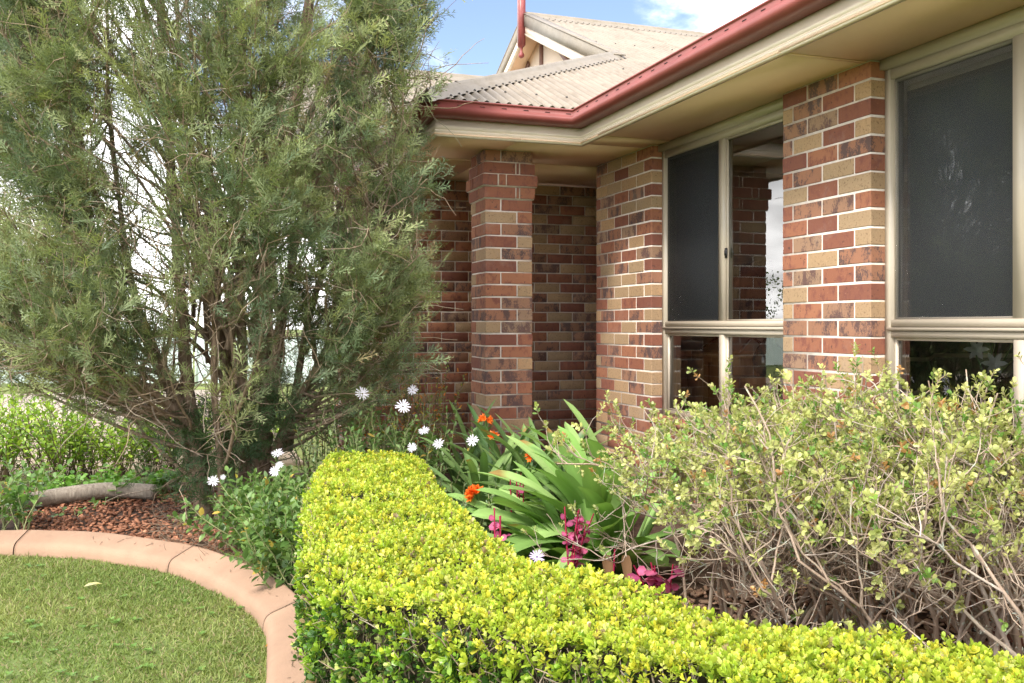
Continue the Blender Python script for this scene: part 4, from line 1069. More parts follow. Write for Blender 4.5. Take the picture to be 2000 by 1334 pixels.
for px, r in stems_px:
    q0 = PV(px[0][0], px[0][1], px[0][2] + DS); q0[2] = 0.0
    c = catmull([q0] + [PV(a_, b_, c_ + DS) for a_, b_, c_ in px], 8) if px[0][1] > 900 else catmull([PV(a_, b_, c_ + DS) for a_, b_, c_ in px], 8)
    c += np.cumsum(rng.normal(0, 0.004, c.shape), axis=0) * np.linspace(0, 1, len(c))[:, None]
    g = Geo(); tube1(g, c, r * 0.95, r * 0.10, 12 if r > 0.05 else 8, pw=0.55)
    Vv = g.V[0]; g.V[0] = Vv + norm(Vv - np.repeat(c, len(Vv) // len(c), 0)) * (0.12 * r * np.sin(np.arange(len(Vv)) * 2.4))[:, None]
    tpart('trunk', g, M['bark'], None, True); allst.append(np.column_stack([c, r * (1 - .9 * np.linspace(0, 1, len(c)) ** .55)]))
SP = np.vstack(allst)
def crownR(z):
    return np.interp(z, [0.35, 0.6, 0.85, 1.2, 1.7, 2.6, 3.4, 4.4, 5.4, 6.3], [0.75, 1.05, 1.38, 1.55, 1.62, 1.60, 1.50, 1.2, 0.75, 0.1])
NB = 900
zt = np.concatenate([rng.uniform(0.75, 3.7, int(NB * .90)), rng.uniform(3.7, 5.9, NB - int(NB * .90))])
th = rng.uniform(0, 2 * math.pi, NB)
# a few more on the side that faces the light
flip = rng.random(NB) < 0.22; th[flip] = -1.9 + rng.normal(0, 0.9, flip.sum())
rho = crownR(zt) * np.where(rng.random(NB) < 0.78, rng.uniform(0.74, 1.0, NB), rng.uniform(0.25, 0.75, NB))
la, dp = np.cos(th) * rho * 0.93, np.sin(th) * rho * 0.62
T_ = np.column_stack([TC[0] + RGT[0] * la + FWD[0] * dp, TC[1] + RGT[1] * la + FWD[1] * dp, zt])
# keep clear of the porch roof and thin out the sparse heart of the tree
rel = T_ - np.array((0, 0, CAMZ)); dd = rel @ FWD; uu = 1000 + FPX * (rel @ RGT) / dd; vv = HORIZON - FPX * rel[:, 2] / dd
heart = np.exp(-(((uu - 395) / 120) ** 2 + ((vv - 320) / 210) ** 2)) + 0.8 * np.exp(-(((uu - 170) / 110) ** 2 + ((vv - 330) / 120) ** 2)) + 0.8 * np.exp(-(((uu - 660) / 90) ** 2 + ((vv - 190) / 70) ** 2)) + 1.05 * np.exp(-(((uu - 200) / 180) ** 2 + ((vv - 690) / 85) ** 2))
ok = (rng.random(NB) > 0.22 * heart) & ~((T_[:, 0] > 1.38) & (T_[:, 1] > 5.75) & (T_[:, 2] > 2.3)) & (dd > 4.4) & ~((uu > 560) & (uu < 700) & (vv > 690))
ok &= ~((uu < 430) & (vv > 735)) & (uu < 838)
ok &= ~((uu > 300) & (uu < 580) & (vv > 600) & (rng.random(NB) < 0.85))
T_ = T_[ok]; NB = len(T_)
st = np.empty((NB, 4))
for i in range(NB):
    tz = T_[i, 2] - rng.uniform(0.15, 0.75); cand = SP[np.abs(SP[:, 2] - max(tz, 0.35)) < 0.22]
    if len(cand) == 0: cand = SP
    dxy = np.linalg.norm(cand[:, :2] - T_[i, :2], axis=1); st[i] = cand[np.argmin(dxy + rng.random(len(cand)) * 0.5)]
A = st[:, :3]; Bm = (A + T_) / 2 + np.column_stack([rng.normal(0, .09, (NB, 2)), rng.normal(-0.10, .08, NB)])
s = np.linspace(0, 1, 10)[None, :, None]
BR = A[:, None] * (1 - s) ** 2 + 2 * Bm[:, None] * s * (1 - s) + T_[:, None] * s ** 2
BR[:, 1:] += np.cumsum(rng.normal(0, 0.010, (NB, 9, 3)), axis=1)
ln = np.linalg.norm(T_ - A, axis=1)
g = Geo(); tubes(g, BR, np.minimum(0.006 + 0.008 * ln, st[:, 3] * .7), 0.0025, 5, cols(NB, (0.55, 0.48, 0.42), (0.95, 0.88, 0.8)))
# twigs along the branches, many dead
NT = NB * 7; bi = rng.integers(0, NB, NT); sj = rng.uniform(0.15, 1.0, NT) * 8.99; j0 = sj.astype(int); fr = (sj - j0)[:, None]
tp = BR[bi, j0] * (1 - fr) + BR[bi, j0 + 1] * fr; td = norm(BR[bi, j0 + 1] - BR[bi, j0])
tw = grow(tp, td * 0.7 + rng.normal(0, 0.65, (NT, 3)), rng.uniform(0.10, 0.42, NT), 5, 0.26, (0, 0, 0.03))
tubes(g, tw, 0.0030, 0.0012, 3, cols(NT, (0.62, 0.55, 0.47), (1.25, 1.15, 1.05)))
# tangled bare twigs low round the trunks
n = 380; k = rng.integers(0, len(SP), n); low = SP[k]; sel = (low[:, 2] > 0.15) & (low[:, 2] < 2.9); low = low[sel]; n = len(low)
lo = np.column_stack([low[:, :2] - TC, np.zeros(n)]) * 0.8 + rng.normal(0, 0.7, (n, 3)) - 0.3 * np.array((SA, CA, 0))
tw2 = grow(low[:, :3], lo, rng.uniform(0.25, 0.8, n), 9, 0.22, (0, 0, 0.02)); tubes(g, tw2, 0.0050, 0.0015, 4, cols(n, (0.7, 0.62, 0.52), (1.35, 1.25, 1.15)))
# many thin pale leaders fanning up from the low fork
n = 50; k = rng.integers(0, NB, n); bs_ = np.stack([PV(a, b, q) for a, b, q in zip(rng.uniform(370, 545, n), rng.uniform(520, 760, n), rng.uniform(5.8, 6.4, n))])
tg_ = T_[k] + np.column_stack([rng.normal(0, .15, (n, 2)), rng.uniform(.2, .9, n)]); md = bs_ * .5 + tg_ * .5; md[:, :2] = md[:, :2] * .55 + bs_[:, :2] * .45; md[:, 2] += .15
s2 = np.linspace(0, 1, 16)[None, :, None]; ld = bs_[:, None] * (1 - s2) ** 2 + 2 * md[:, None] * s2 * (1 - s2) + tg_[:, None] * s2 ** 2; ld[:, 1:] += np.cumsum(rng.normal(0, .008, (n, 15, 3)), axis=1)
tubes(g, ld, rng.uniform(.008, .020, n), .003, 6, cols(n, (.55, .50, .44), (1.1, 1.02, .95)))
tpart('branches', g, M['twig'], 'stuff')

def spray_template(seed, nside=8):
    r = np.random.default_rng(seed); quads = []
    def strip(p, d, L, w):
        d = d / np.linalg.norm(d); side = np.array((d[1], -d[0], 0.0)); 
        quads.append([p, p + d * L * .45 - side * w + np.array((0, 0, .02 * L)), p + d * L + np.array((0, 0, -0.05 * L)), p + d * L * .45 + side * w])
    strip(np.zeros(3), np.array((0.03, 1, 0.0)), 1.0, 0.020)
    for i in range(nside):
        t = 0.10 + 0.86 * i / nside; sg = 1 if i % 2 else -1
        p = np.array((0.03 * t, t, 0.03 * math.sin(3 * t))); a = math.radians(r.uniform(28, 48)); L = (0.46 * (1 - 0.65 * t) + 0.07) * r.uniform(0.8, 1.2)
        d = np.array((sg * math.sin(a), math.cos(a), r.normal(0, .18))); strip(p, d, L, 0.017)
        for q in range(2):
            tq = 0.25 + 0.25 * q; s2 = 1 if q % 2 else -1; a2 = a + s2 * math.radians(r.uniform(22, 40))
            strip(p + d * L * tq, np.array((sg * math.sin(a2), math.cos(a2), r.normal(0, .22))), L * (0.50 - 0.1 * q) + .03, 0.015)
    T = np.array(quads).reshape(-1, 3); F = [np.arange(len(T)).reshape(-1, 4)]
    return T, F
g = Geo()
NS = 28500
w_ = 0.15 + rng.random(NB) ** 2.2; w_ *= np.where((T_[:, :2] - TC) @ FWD[:2] > 0.35, 0.85, 1.1) * np.where(T_[:, 2] > 3.9, 0.3, 1.0); w_ /= w_.sum(); bi = rng.choice(NB, NS, p=w_); sj = (1 - 0.62 * rng.random(NS) ** 1.5) * 8.99; j0 = np.minimum(sj.astype(int), 8); fr = (sj - j0)[:, None]
pos = BR[bi, j0] * (1 - fr) + BR[bi, j0 + 1] * fr + rng.normal(0, 0.058, (NS, 3))
tang = norm(BR[bi, j0 + 1] - BR[bi, j0])
outw = norm(np.column_stack([pos[:, :2] - TC, np.zeros(NS)]))
D = norm(tang * 0.6 + outw * 0.55 + np.array((0, 0, 0.35)) + rng.normal(0, 0.55, (NS, 3)))
size = rng.uniform(0.06, 0.165, NS)
br_tone = rng.random(NB)                         # each branch has its own tone, young tips are yellower
tone = np.clip(br_tone[bi] ** 1.3 + rng.normal(0, 0.14, NS), 0, 1)[:, None]
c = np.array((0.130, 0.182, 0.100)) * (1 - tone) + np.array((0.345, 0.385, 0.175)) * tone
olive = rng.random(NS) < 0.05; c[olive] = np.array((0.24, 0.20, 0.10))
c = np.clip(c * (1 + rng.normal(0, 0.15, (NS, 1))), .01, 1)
# low foliage hugging the trunk foot
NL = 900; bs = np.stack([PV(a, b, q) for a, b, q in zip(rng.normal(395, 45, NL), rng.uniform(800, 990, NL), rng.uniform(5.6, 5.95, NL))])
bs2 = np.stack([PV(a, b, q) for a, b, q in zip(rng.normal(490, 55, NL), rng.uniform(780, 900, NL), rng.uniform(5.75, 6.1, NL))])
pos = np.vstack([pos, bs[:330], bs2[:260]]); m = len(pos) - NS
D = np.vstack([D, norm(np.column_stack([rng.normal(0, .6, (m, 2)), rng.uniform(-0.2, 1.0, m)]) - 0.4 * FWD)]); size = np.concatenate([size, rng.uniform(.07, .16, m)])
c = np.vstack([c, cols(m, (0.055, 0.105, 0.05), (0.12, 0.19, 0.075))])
hit = (pos[:, 0] > 1.42) & (pos[:, 1] > 5.72) & (pos[:, 2] > 2.4)
pos, D, size, c = pos[~hit], D[~hit], size[~hit], c[~hit]; NS = len(pos)
tv_ = rng.integers(0, 3, NS)
for k in range(3):
    T, F = spray_template(40 + k); q = tv_ == k
    tc_ = np.repeat(np.linspace(0.92, 1.12, len(T) // 4), 4)
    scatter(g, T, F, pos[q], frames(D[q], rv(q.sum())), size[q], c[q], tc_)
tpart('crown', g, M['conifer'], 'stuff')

# ================================================================== soft bushes
def bush(name, label, cat, bases, height, nstem, nleaf, leafL, ca, cb, shape=LEAF_LA, spread=0.5, stemc=((0.20, 0.24, 0.10), (0.30, 0.30, 0.14)), group=None, leafw=1.0, start=0.25, yellow=0.0, mat='leaf', lift=0.35, wig=0.14):
    bases = np.asarray(bases, float); root = empty(name, label, cat, group, loc=bases.mean(0)); inv = Matrix.Translation(-root.location)
    b = bases[rng.integers(0, len(bases), nstem)] + np.column_stack([rng.normal(0, .05, (nstem, 2)), np.zeros(nstem)])
    hh = height * rng.uniform(0.55, 1.05, nstem)
    d0 = np.column_stack([rng.normal(0, spread, (nstem, 2)), np.ones(nstem)])
    pts = grow(b, d0, hh, 8, wig, (0, 0, 0.06)); pts[:, :, 2] = np.maximum(pts[:, :, 2], 0.03)
    g = Geo(); tubes(g, pts, 0.0045, 0.002, 5, cols(nstem, *stemc)); o = obj('stems', g, M['stemg']); o.parent = root; o.matrix_parent_inverse = inv; o['kind'] = 'stuff'
    g = Geo(); n = nstem * nleaf; bi = np.repeat(np.arange(nstem), nleaf)
    t = start + (1 - start) * np.tile(np.linspace(0, 1, nleaf) ** 0.75, nstem) * (1 - 1e-4); sj = t * 8; j0 = np.minimum(sj.astype(int), 7); fr = (sj - j0)[:, None]
    pos = pts[bi, j0] * (1 - fr) + pts[bi, j0 + 1] * fr; tg = norm(pts[bi, j0 + 1] - pts[bi, j0])
    px = norm(np.cross(tg, np.array((0.3, 0.2, 0.9)))); py = np.cross(tg, px); a = np.tile(np.arange(nleaf) * 2.4, nstem) + rng.normal(0, .3, n) + bi
    rad = px * np.cos(a)[:, None] + py * np.sin(a)[:, None]
    D = norm(rad * 0.85 + tg * (lift + 0.5 * t[:, None] ** 4) + rng.normal(0, .22, (n, 3)))
    L = leafL * rng.uniform(0.6, 1.15, n) * (1 - 0.25 * np.clip(t - .8, 0, 1) / .2)
    cc = cols(n, ca, cb, .14)
    if yellow: k = rng.random(n) < yellow; cc[k] = cols(int(k.sum()), (0.42, 0.36, 0.05), (0.60, 0.42, 0.10))
    R = frames(D, np.array((0, 0, 1.0)) + 0.45 * rv(n)); S = np.column_stack([L * leafw, L, L])
    scatter(g, shape, LEAF_OB_F, pos, R, S, cc, [.9, 1, .92, 1, 1, 1, 1.02])
    o = obj('foliage', g, M[mat]); o.parent = root; o.matrix_parent_inverse = inv; o['kind'] = 'stuff'
    return root, inv, pts
def daisy(root, inv, centre, face, size, stem_from=None, petal=(0.62, 0.60, 0.66)):
    size *= 0.74
    centre = np.asarray(centre, float); f = norm(np.asarray(face, float)[None])[0]; n = random.randint(13, 17)
    x = norm(np.cross(f, (0.2, 0.1, 0.95))[None])[0]; y = np.cross(f, x); g = Geo()
    a = np.linspace(0, 2 * math.pi, n, endpoint=False) + rng.normal(0, .06, n)
    D = norm(np.cos(a)[:, None] * x + np.sin(a)[:, None] * y + f * rng.uniform(0.02, 0.30, n)[:, None])
    T = np.array([(-.06, 0.12, 0), (.06, 0.12, 0), (-.095, .6, .03), (.095, .6, .03), (-.07, .92, 0), (.07, .92, 0), (0, 1, -.02)])
    F = [np.array([(0, 1, 3, 2), (2, 3, 5, 4)]), np.array([(4, 5, 6)])]
    scatter(g, T, F, np.tile(centre, (n, 1)), frames(D, f), size * rng.uniform(.88, 1.08, n), np.tile(np.array(petal), (n, 1)))
    fl = obj('flower', g, M['petal']); fl.parent = root; fl.matrix_parent_inverse = inv
    g = Geo(); ang = np.linspace(0, 2 * math.pi, 10, endpoint=False); r = size * .27
    ring = centre + r * (np.cos(ang)[:, None] * x + np.sin(ang)[:, None] * y) + f * 0.001; top = centre + .6 * r * (np.cos(ang)[:, None] * x + np.sin(ang)[:, None] * y) + f * r * .5
    V = np.vstack([ring, top]); i = np.arange(10); g.add(V, [np.stack([i, (i + 1) % 10, 10 + (i + 1) % 10, 10 + i], 1), np.array([tuple(range(10, 20))])], (0.07, 0.03, 0.12))
    o = obj('disc', g, M['stemg']); o.parent = fl; o.matrix_parent_inverse = inv
    if stem_from is not None:
        g = Geo(); b = np.asarray(stem_from, float); m = (b + centre) / 2 + np.array((0, 0, .04)); tube1(g, catmull([b, m, centre - f * .004], 6), .0022, .0018, 5, (0.16, 0.24, 0.08)); o = obj('stem', g, M['stemg']); o.parent = fl; o.matrix_parent_inverse = inv
TOCAM = -FWD
def daisies(root, inv, lst):
    for (u_, v_, d_, s_, tilt) in lst:
        c_ = PV(u_, v_, d_); daisy(root, inv, c_, TOCAM + np.array((0, 0, tilt)) + rng.normal(0, .2, 3), s_, (c_[0] + random.uniform(-.05, .05), c_[1] + random.uniform(0, .06), max(0.1, c_[2] - .22)))
DG0, DG1 = (0.085, 0.17, 0.040), (0.19, 0.30, 0.085)
ba = [DR(d_, r_, .03) for d_, r_ in ((5.05, -1.38), (4.9, -1.28), (4.75, -1.20), (4.6, -1.10), (4.45, -1.05), (4.35, -1.00), (4.2, -0.96))]
rA, iA, _ = bush('daisy_bush', 'leafy green daisy bush spilling onto the kerb beside the hedge', 'bush', ba, 0.48, 200, 24, 0.058, DG0, DG1, spread=0.55, leafw=1.5, yellow=0.03)
daisies(rA, iA, [(416, 940, 4.95,   .046, .5), (542, 886, 4.9, .046, .9), (538, 920, 4.7, .042, .4), (546, 908, 4.9, .030, .6), (436, 932, 5.0, .022, .2)])
bb = [DR(d_, r_, .03) for d_, r_ in ((5.9, -1.05), (5.75, -0.85), (5.65, -0.70), (5.8, -0.55), (5.55, -0.95))]
rB, iB, _ = bush('daisy_bush', 'daisy bush with large white blooms behind the far end of the hedge', 'bush', bb, 0.74, 105, 26, 0.052, (0.10, 0.19, 0.05), (0.22, 0.33, 0.11), spread=0.26, leafw=1.2, yellow=0.02, start=.15)
daisies(rB, iB, [(708, 769, 5.5, .062, .35), (787, 794, 5.35, .060, .3), (806, 762, 5.6, .050, .5), (828, 842, 5.4, .048, 1.2)])
bc = [DR(d_, r_, .03) for d_, r_ in ((5.0, -0.42), (4.7, -0.30), (4.4, -0.18), (4.85, -0.22))]
rC, iC, _ = bush('daisy_bush', 'small grey green daisy bush between the hedge and the strappy plants', 'bush', bc, 0.50, 48, 22, 0.040, (0.11, 0.18, 0.075), (0.22, 0.30, 0.13), spread=0.25, leafw=1.05)
daisies(rC, iC, [(805, 874, 5.0, .040, .4), (857, 867, 4.9, .043, .5), (923, 861, 4.8, .046, .7)])
bush('broad_leaf_plant', 'pale broad leafed plant at the far left corner of the hedge', 'plant', [DR(5.5, -1.25, .03), DR(5.45, -1.12, .03), DR(5.6, -1.35, .03)], 0.46, 26, 12, 0.062, (0.16, 0.26, 0.09), (0.26, 0.38, 0.14), shape=LEAF_OB, spread=.25, leafw=1.0, start=.5)
# one lilac daisy low behind the hedge
rD, iD, _ = bush('daisy_plant', 'low daisy plant with one lilac bloom against the hedge', 'bush', [DR(3.45, .10, .03)], 0.40, 5, 8, 0.035, DG0, DG1, spread=0.15)
daisy(rD, iD, PV(1049, 1088, 3.35), TOCAM + np.array((0, 0, .8)), .038, PV(1060, 1160, 3.4), (0.62, 0.50, 0.75))
# cuphea like bush with orange tube flowers by the porch
bo = [DR(d_, r_, .03) for d_, r_ in ((6.5, -0.62), (6.35, -0.55), (6.6, -0.80), (6.3, -0.75), (6.7, -1.2), (6.5, -1.35))]
rO, iO, ptsO = bush('firecracker_bush', 'twiggy bush with small orange tube flowers against the porch wall', 'bush', bo, 0.98, 90, 22, 0.026, (0.12, 0.19, 0.035), (0.36, 0.38, 0.07), shape=LEAF_OB, spread=0.20, stemc=((0.14, 0.09, 0.05), (0.26, 0.19, 0.11)), start=.35)
g = Geo(); k = rng.integers(0, len(ptsO), 260); q = ptsO[k, rng.integers(4, 9, 260)] + rng.normal(0, .03, (260, 3))
tubes(g, grow(q, np.column_stack([rng.normal(0, .5, (260, 2)), rng.uniform(-1, .1, 260)]), 0.024, 2, 0.05), 0.0026, 0.0036, 5, cols(260, (0.62, 0.13, 0.02), (0.75, 0.34, 0.03)))
o = obj('blossoms', g, M['petal']); o.parent = rO; o.matrix_parent_inverse = iO; o['kind'] = 'stuff'
# background greenery on the left
BG0, BG1 = (0.14, 0.28, 0.03), (0.42, 0.58, 0.07)
bush('leafy_shrub', 'bright green leafy shrub at the left edge under the conifer', 'shrub', [PD(u_, d_, .02) for u_, d_ in ((-60, 7.6), (10, 7.4), (70, 7.7), (120, 7.3))], 0.82, 120, 26, 0.055, BG0, BG1, shape=LEAF_OB, spread=.42, stemc=((0.10, .07, .04), (.2, .14, .08)), leafw=.9)
bush('leafy_shrub', 'bright green leafy shrub behind the timber log', 'shrub', [PD(u_, d_, .02) for u_, d_ in ((170, 7.5), (230, 7.3), (290, 7.6), (330, 7.9))], 0.72, 120, 26, 0.050, BG0, BG1, shape=LEAF_OB, spread=.40, stemc=((0.10, .07, .04), (.2, .14, .08)), leafw=.9)
bush('leafy_shrub', 'light green shrub between the two trunk groups of the conifer', 'shrub', [PD(u_, d_, .02) for u_, d_ in ((440, 8.3), (500, 8.4), (400, 8.2))], 0.62, 40, 22, 0.050, BG0, BG1, shape=LEAF_OB, spread=.40, leafw=.9)
bush('ground_cover', 'low round leafed nasturtium patch behind the timber log', 'plant', [PD(u_, d_, .02) for u_, d_ in ((90, 6.9), (140, 6.6), (190, 6.7), (240, 6.6), (290, 6.75), (330, 6.9), (120, 6.8), (215, 6.9))], 0.20, 150, 4, 0.058, (0.09, 0.22, 0.03), (0.20, 0.38, 0.06), shape=LEAF_RD, spread=.75, start=.7, lift=0.1)
bush('weed_plant', 'broad leafed green plant leaning over the kerb at the left edge', 'plant', [PD(u_, d_, .03) for u_, d_ in ((-20, 5.6), (15, 5.55), (30, 5.45))], 0.46, 26, 16, 0.070, (0.12, 0.24, 0.06), (0.22, 0.36, 0.10), shape=LEAF_OB, spread=.28, leafw=.85, yellow=.04)
bush('seedling', 'tiny green seedling in the bark mulch below the log', 'plant', [PZ(185, 990, .035)], 0.06, 5, 3, 0.035, DG0, DG1, shape=LEAF_RD, spread=.6)
bush('seedling', 'tiny two leafed seedling in the bark mulch near the kerb', 'plant', [PZ(140, 1008, .035)], 0.06, 4, 3, 0.038, DG0, DG1, shape=LEAF_RD, spread=.6)
bush('seedling', 'low green weed in the dry litter beside the daisy bush', 'plant', [PZ(368, 1020, .035)], 0.07, 8, 3, 0.045, DG0, DG1, shape=LEAF_RD, spread=.8)

# ================================================================== strappy plants
def strap(parent, inv, base, az, L, W, elev, curl, ca, dark=False, tipbrown=False):
    n = 12; p = np.array(base, float); e = elev; ds = L / n; hd = np.array((math.cos(az), math.sin(az), 0)); sd = np.array((-math.sin(az), math.cos(az), 0))
    V, C = [], []; tw = random.gauss(0, .25); n = 16; ds = L / n; tp0 = 0.80 if W > .033 else 0.60
    for i in range(n + 1):
        t = i / n; w = W * (0.62 + 0.38 * math.sin(min(1, t * 1.6) * math.pi / 2)) * (1 if t < tp0 else max(0.03, math.sqrt(max(0, 1 - ((t - tp0) / (1 - tp0)) ** 2))))
        tg = hd * math.cos(e) + np.array((0, 0, math.sin(e))); nr = -hd * math.sin(e) + np.array((0, 0, math.cos(e)))
        q = tw * t; s_ = sd * math.cos(q) + nr * math.sin(q); nn = nr * math.cos(q) - sd * math.sin(q)
        f = 0.20 * w
        V += [p - s_ * w + nn * f, p - s_ * w * .5 + nn * f * .25, p, p + s_ * w * .5 + nn * f * .25, p + s_ * w + nn * f]
        cc = np.array(ca) * (1 + 0.18 * t)
        if tipbrown and t > .93: cc = np.array((0.30, 0.20, 0.06))
        C += [cc * .95, cc, cc * 1.14, cc, cc * .95]
        p = p + tg * ds; e -= curl * (0.35 + 1.3 * t) / n
        if p[2] < 0.05: p[2] = 0.05; e = max(e, 0)
    F = [(i * 5 + j, i * 5 + j + 1, (i + 1) * 5 + j + 1, (i + 1) * 5 + j) for i in range(n) for j in range(4)]
    g = Geo(); g.add(V, np.array(F), np.clip(np.array(C), 0, 1)); o = obj('leaf', g, M['strap'], None, True); o.parent = parent; o.matrix_parent_inverse = inv
def strappy(name, label, base, n, Lr, Wr, er, cr_, ca, cb, azr=None, tip=0.0, group=None):
    root = empty(name, label, 'plant', group, loc=base); inv = Matrix.Translation(-root.location)
    for k in range(n):
        az = random.uniform(0, 2 * math.pi) if azr is None or random.random() < .35 else random.gauss(*azr)
        t = random.random(); c_ = tuple(a * (1 - t) + b * t for a, b in zip(ca, cb)); j = random.uniform(.85, 1.15)
        strap(root, inv, np.array(base) + np.array((random.gauss(0, .05), random.gauss(0, .05), random.uniform(0, .05))), az, random.uniform(*Lr), random.uniform(*Wr), math.radians(random.uniform(*er)), math.radians(random.uniform(*cr_)), tuple(x * j for x in c_), tipbrown=random.random() < tip)
    return root, inv
AZL = math.atan2(SA * 1, -CA * 1) + 0.25           # towards the left of the picture
strappy('crinum_lily', 'big pale green strap leaved lily in front of the porch corner', PD(1195, 4.6, .03), 84, (0.52, 0.95), (0.034, 0.048), (18, 84), (25, 85), (0.19, 0.34, 0.085), (0.32, 0.46, 0.16), (AZL, 0.9), 0.12)
strappy('crinum_lily', 'pale green strap leaved lily leaning left behind the pink bloodleaf', PD(1125, 4.4, .03), 40, (0.42, 0.74), (0.034, 0.046), (8, 70), (20, 75), (0.18, 0.32, 0.08), (0.31, 0.44, 0.15), (AZL, 0.7), 0.12)
CL = [((905, 6.0), 'dark strap leaved lily at the foot of the porch column, beside the daisies', 30), ((985, 5.55), 'dark strap leaved lily with orange blooms in front of the porch column', 34), ((1075, 5.75), 'dark strap leaved lily with orange blooms before the shaded porch wall', 30), ((950, 5.0), 'low dark strap leaved lily with one orange bloom nearest the hedge', 26), ((1035, 5.25), 'dark strap leaved lily just behind the pale lily, left side', 32)]
LIL = []
for (b_, lab, n_) in CL:
    LIL.append(strappy('clivia_lily', lab, PD(*b_, .03), n_, (0.50, 0.86), (0.020, 0.032), (34, 86), (25, 85), (0.065, 0.135, 0.045), (0.18, 0.27, 0.085), None, 0.15, 'orange flowering strap lilies'))
def umbel(li, u_, v_, d_, n_=8, s_=0.038):
    root, inv = LIL[li]; c_ = PV(u_, v_, d_); g = Geo()
    D = norm(np.column_stack([rng.normal(0, .7, (n_, 2)), rng.uniform(-.1, .9, n_)]) + 0.5 * TOCAM); pos = np.tile(c_ - np.array((0, 0, .03)), (n_, 1)); 
    for k in range(n_):
        a = np.linspace(0, 2 * math.pi, 6, endpoint=False); dk = D[k]; x = norm(np.cross(dk, (.1, .2, .97))[None])[0]; y = np.cross(dk, x)
        Dp = norm(dk + 0.55 * (np.cos(a)[:, None] * x + np.sin(a)[:, None] * y)); scatter(g, LEAF_LA * np.array((1.1, 1, 1)), LEAF_OB_F, np.tile(pos[k] + dk * .012, (6, 1)), frames(Dp, dk), np.full(6, s_), cols(6, (0.78, 0.13, 0.012), (0.85, 0.24, 0.03), .06), [1.15, 1, 1, 1, 1, 1, 1])
    o = obj('flower_head', g, M['petal']); o.parent = root; o.matrix_parent_inverse = inv
    g = Geo(); b = np.array(root.location); b[2] = .05; tube1(g, catmull([b, (b + c_) / 2 + np.array((0, 0, .04)), c_ - np.array((0, 0, .02))], 5), .008, .006, 6, (0.10, .19, .05)); o = obj('flower_stalk', g, M['stemg']); o.parent = root; o.matrix_parent_inverse = inv
umbel(1, 948, 812, 5.45); umbel(1, 962, 846, 5.3, 5); umbel(2, 1112, 852, 5.5, 5); umbel(1, 1040, 884, 5.0, 6); umbel(3, 930, 957, 4.45, 13, .050)

# ================================================================== bloodleaf
def bloodleaf(label, base, top, nst, nl, size):
    root = empty('bloodleaf_plant', label, 'plant', 'pink bloodleaf plants', loc=base); inv = Matrix.Translation(-root.location)
    base = np.array(base); top = np.array(top)
    for s_ in range(nst):
        b = base + np.array((random.gauss(0, .03), random.gauss(0, .03), 0)); t = top + np.array((random.gauss(0, .035), random.gauss(0, .035), -abs(random.gauss(0, .05))))
        c_ = catmull([b, (b + t) / 2 + rng.normal(0, .012, 3), t], 6); g = Geo(); tube1(g, c_, .0050, .0032, 6, (0.34, 0.02, 0.065)); o = obj('stem', g, M['stemg']); o.parent = root; o.matrix_parent_inverse = inv
        for k in range(nl):
            f = 0.42 + .58 * (k + .5) / nl; p = c_[int(f * (len(c_) - 1))]; a = k * 2.3 + s_; D = np.array([(math.cos(a), math.sin(a), random.uniform(-.35, .35))]) + .25 * TOCAM
            g = Geo(); L = size * random.uniform(.45, 1.15); cc = cols(1, (0.22, 0.026, 0.095), (0.56, 0.13, 0.25), .25)
            scatter(g, LEAF_RD, LEAF_OB_F, p[None], frames(D, np.array((0, 0, .6)) + .5 * TOCAM + .7 * rv(1)), np.array([L]), cc, [1.35, .8, 1.45, .8, .95, .95, 1.1]); o = obj('leaf', g, M['leaf'], None, True); o.parent = root; o.matrix_parent_inverse = inv
bloodleaf('tall pink bloodleaf with crowded red stems in front of the pale lily', PD(1122, 3.95, .03), PV(1135, 985, 3.95), 7, 12, .040)
bloodleaf('pink bloodleaf by the hedge, left of the lilac daisy', PD(968, 3.75, .03), PV(970, 985, 3.75), 3, 7, .052)
bloodleaf('thin stemmed pink bloodleaf rising among the lily leaves', PD(1015, 4.7, .03), PV(1010, 922, 4.65), 4, 3, .045)
bloodleaf('spreading pink bloodleaf at the foot of the twiggy shrub', PD(1285, 3.75, .03), PV(1275, 1098, 3.7), 5, 8, .055)
bloodleaf('single stemmed pink bloodleaf beside the curled brown leaves', PD(1200, 3.9, .03), PV(1196, 1058, 3.85), 1, 3, .05)
bloodleaf('low pink bloodleaf half hidden behind the hedge top', PD(1165, 3.7, .03), PV(1168, 1108, 3.6), 2, 3, .055)
for (u_, lab) in ((1185, 'curled dry brown leaf hanging under the pale lily'), (1222, 'narrow dry brown leaf beside the shrub stems')):
    g = Geo(); b = PV(u_, 1085, 3.95); pts = catmull([b, b + np.array((.01, 0, -.10)), b + np.array((.0, -.01, -.22))], 6); Vd, Fd = [], []
    for i, p in enumerate(pts):
        w = .026 * (1 - .8 * i / (len(pts) - 1)) * (0.6 + 0.4 * min(1, i / 2)); Vd += [p - RGT * w, p + FWD * .012, p + RGT * w]
    Fd = [(i * 3 + j, i * 3 + j + 1, i * 3 + 4 + j, i * 3 + 3 + j) for i in range(len(pts) - 1) for j in range(2)]
    g.add(Vd, np.array(Fd), (0.34, 0.20, 0.11)); tag(obj('dry_leaf', g, M['leaf']), lab, 'leaf')

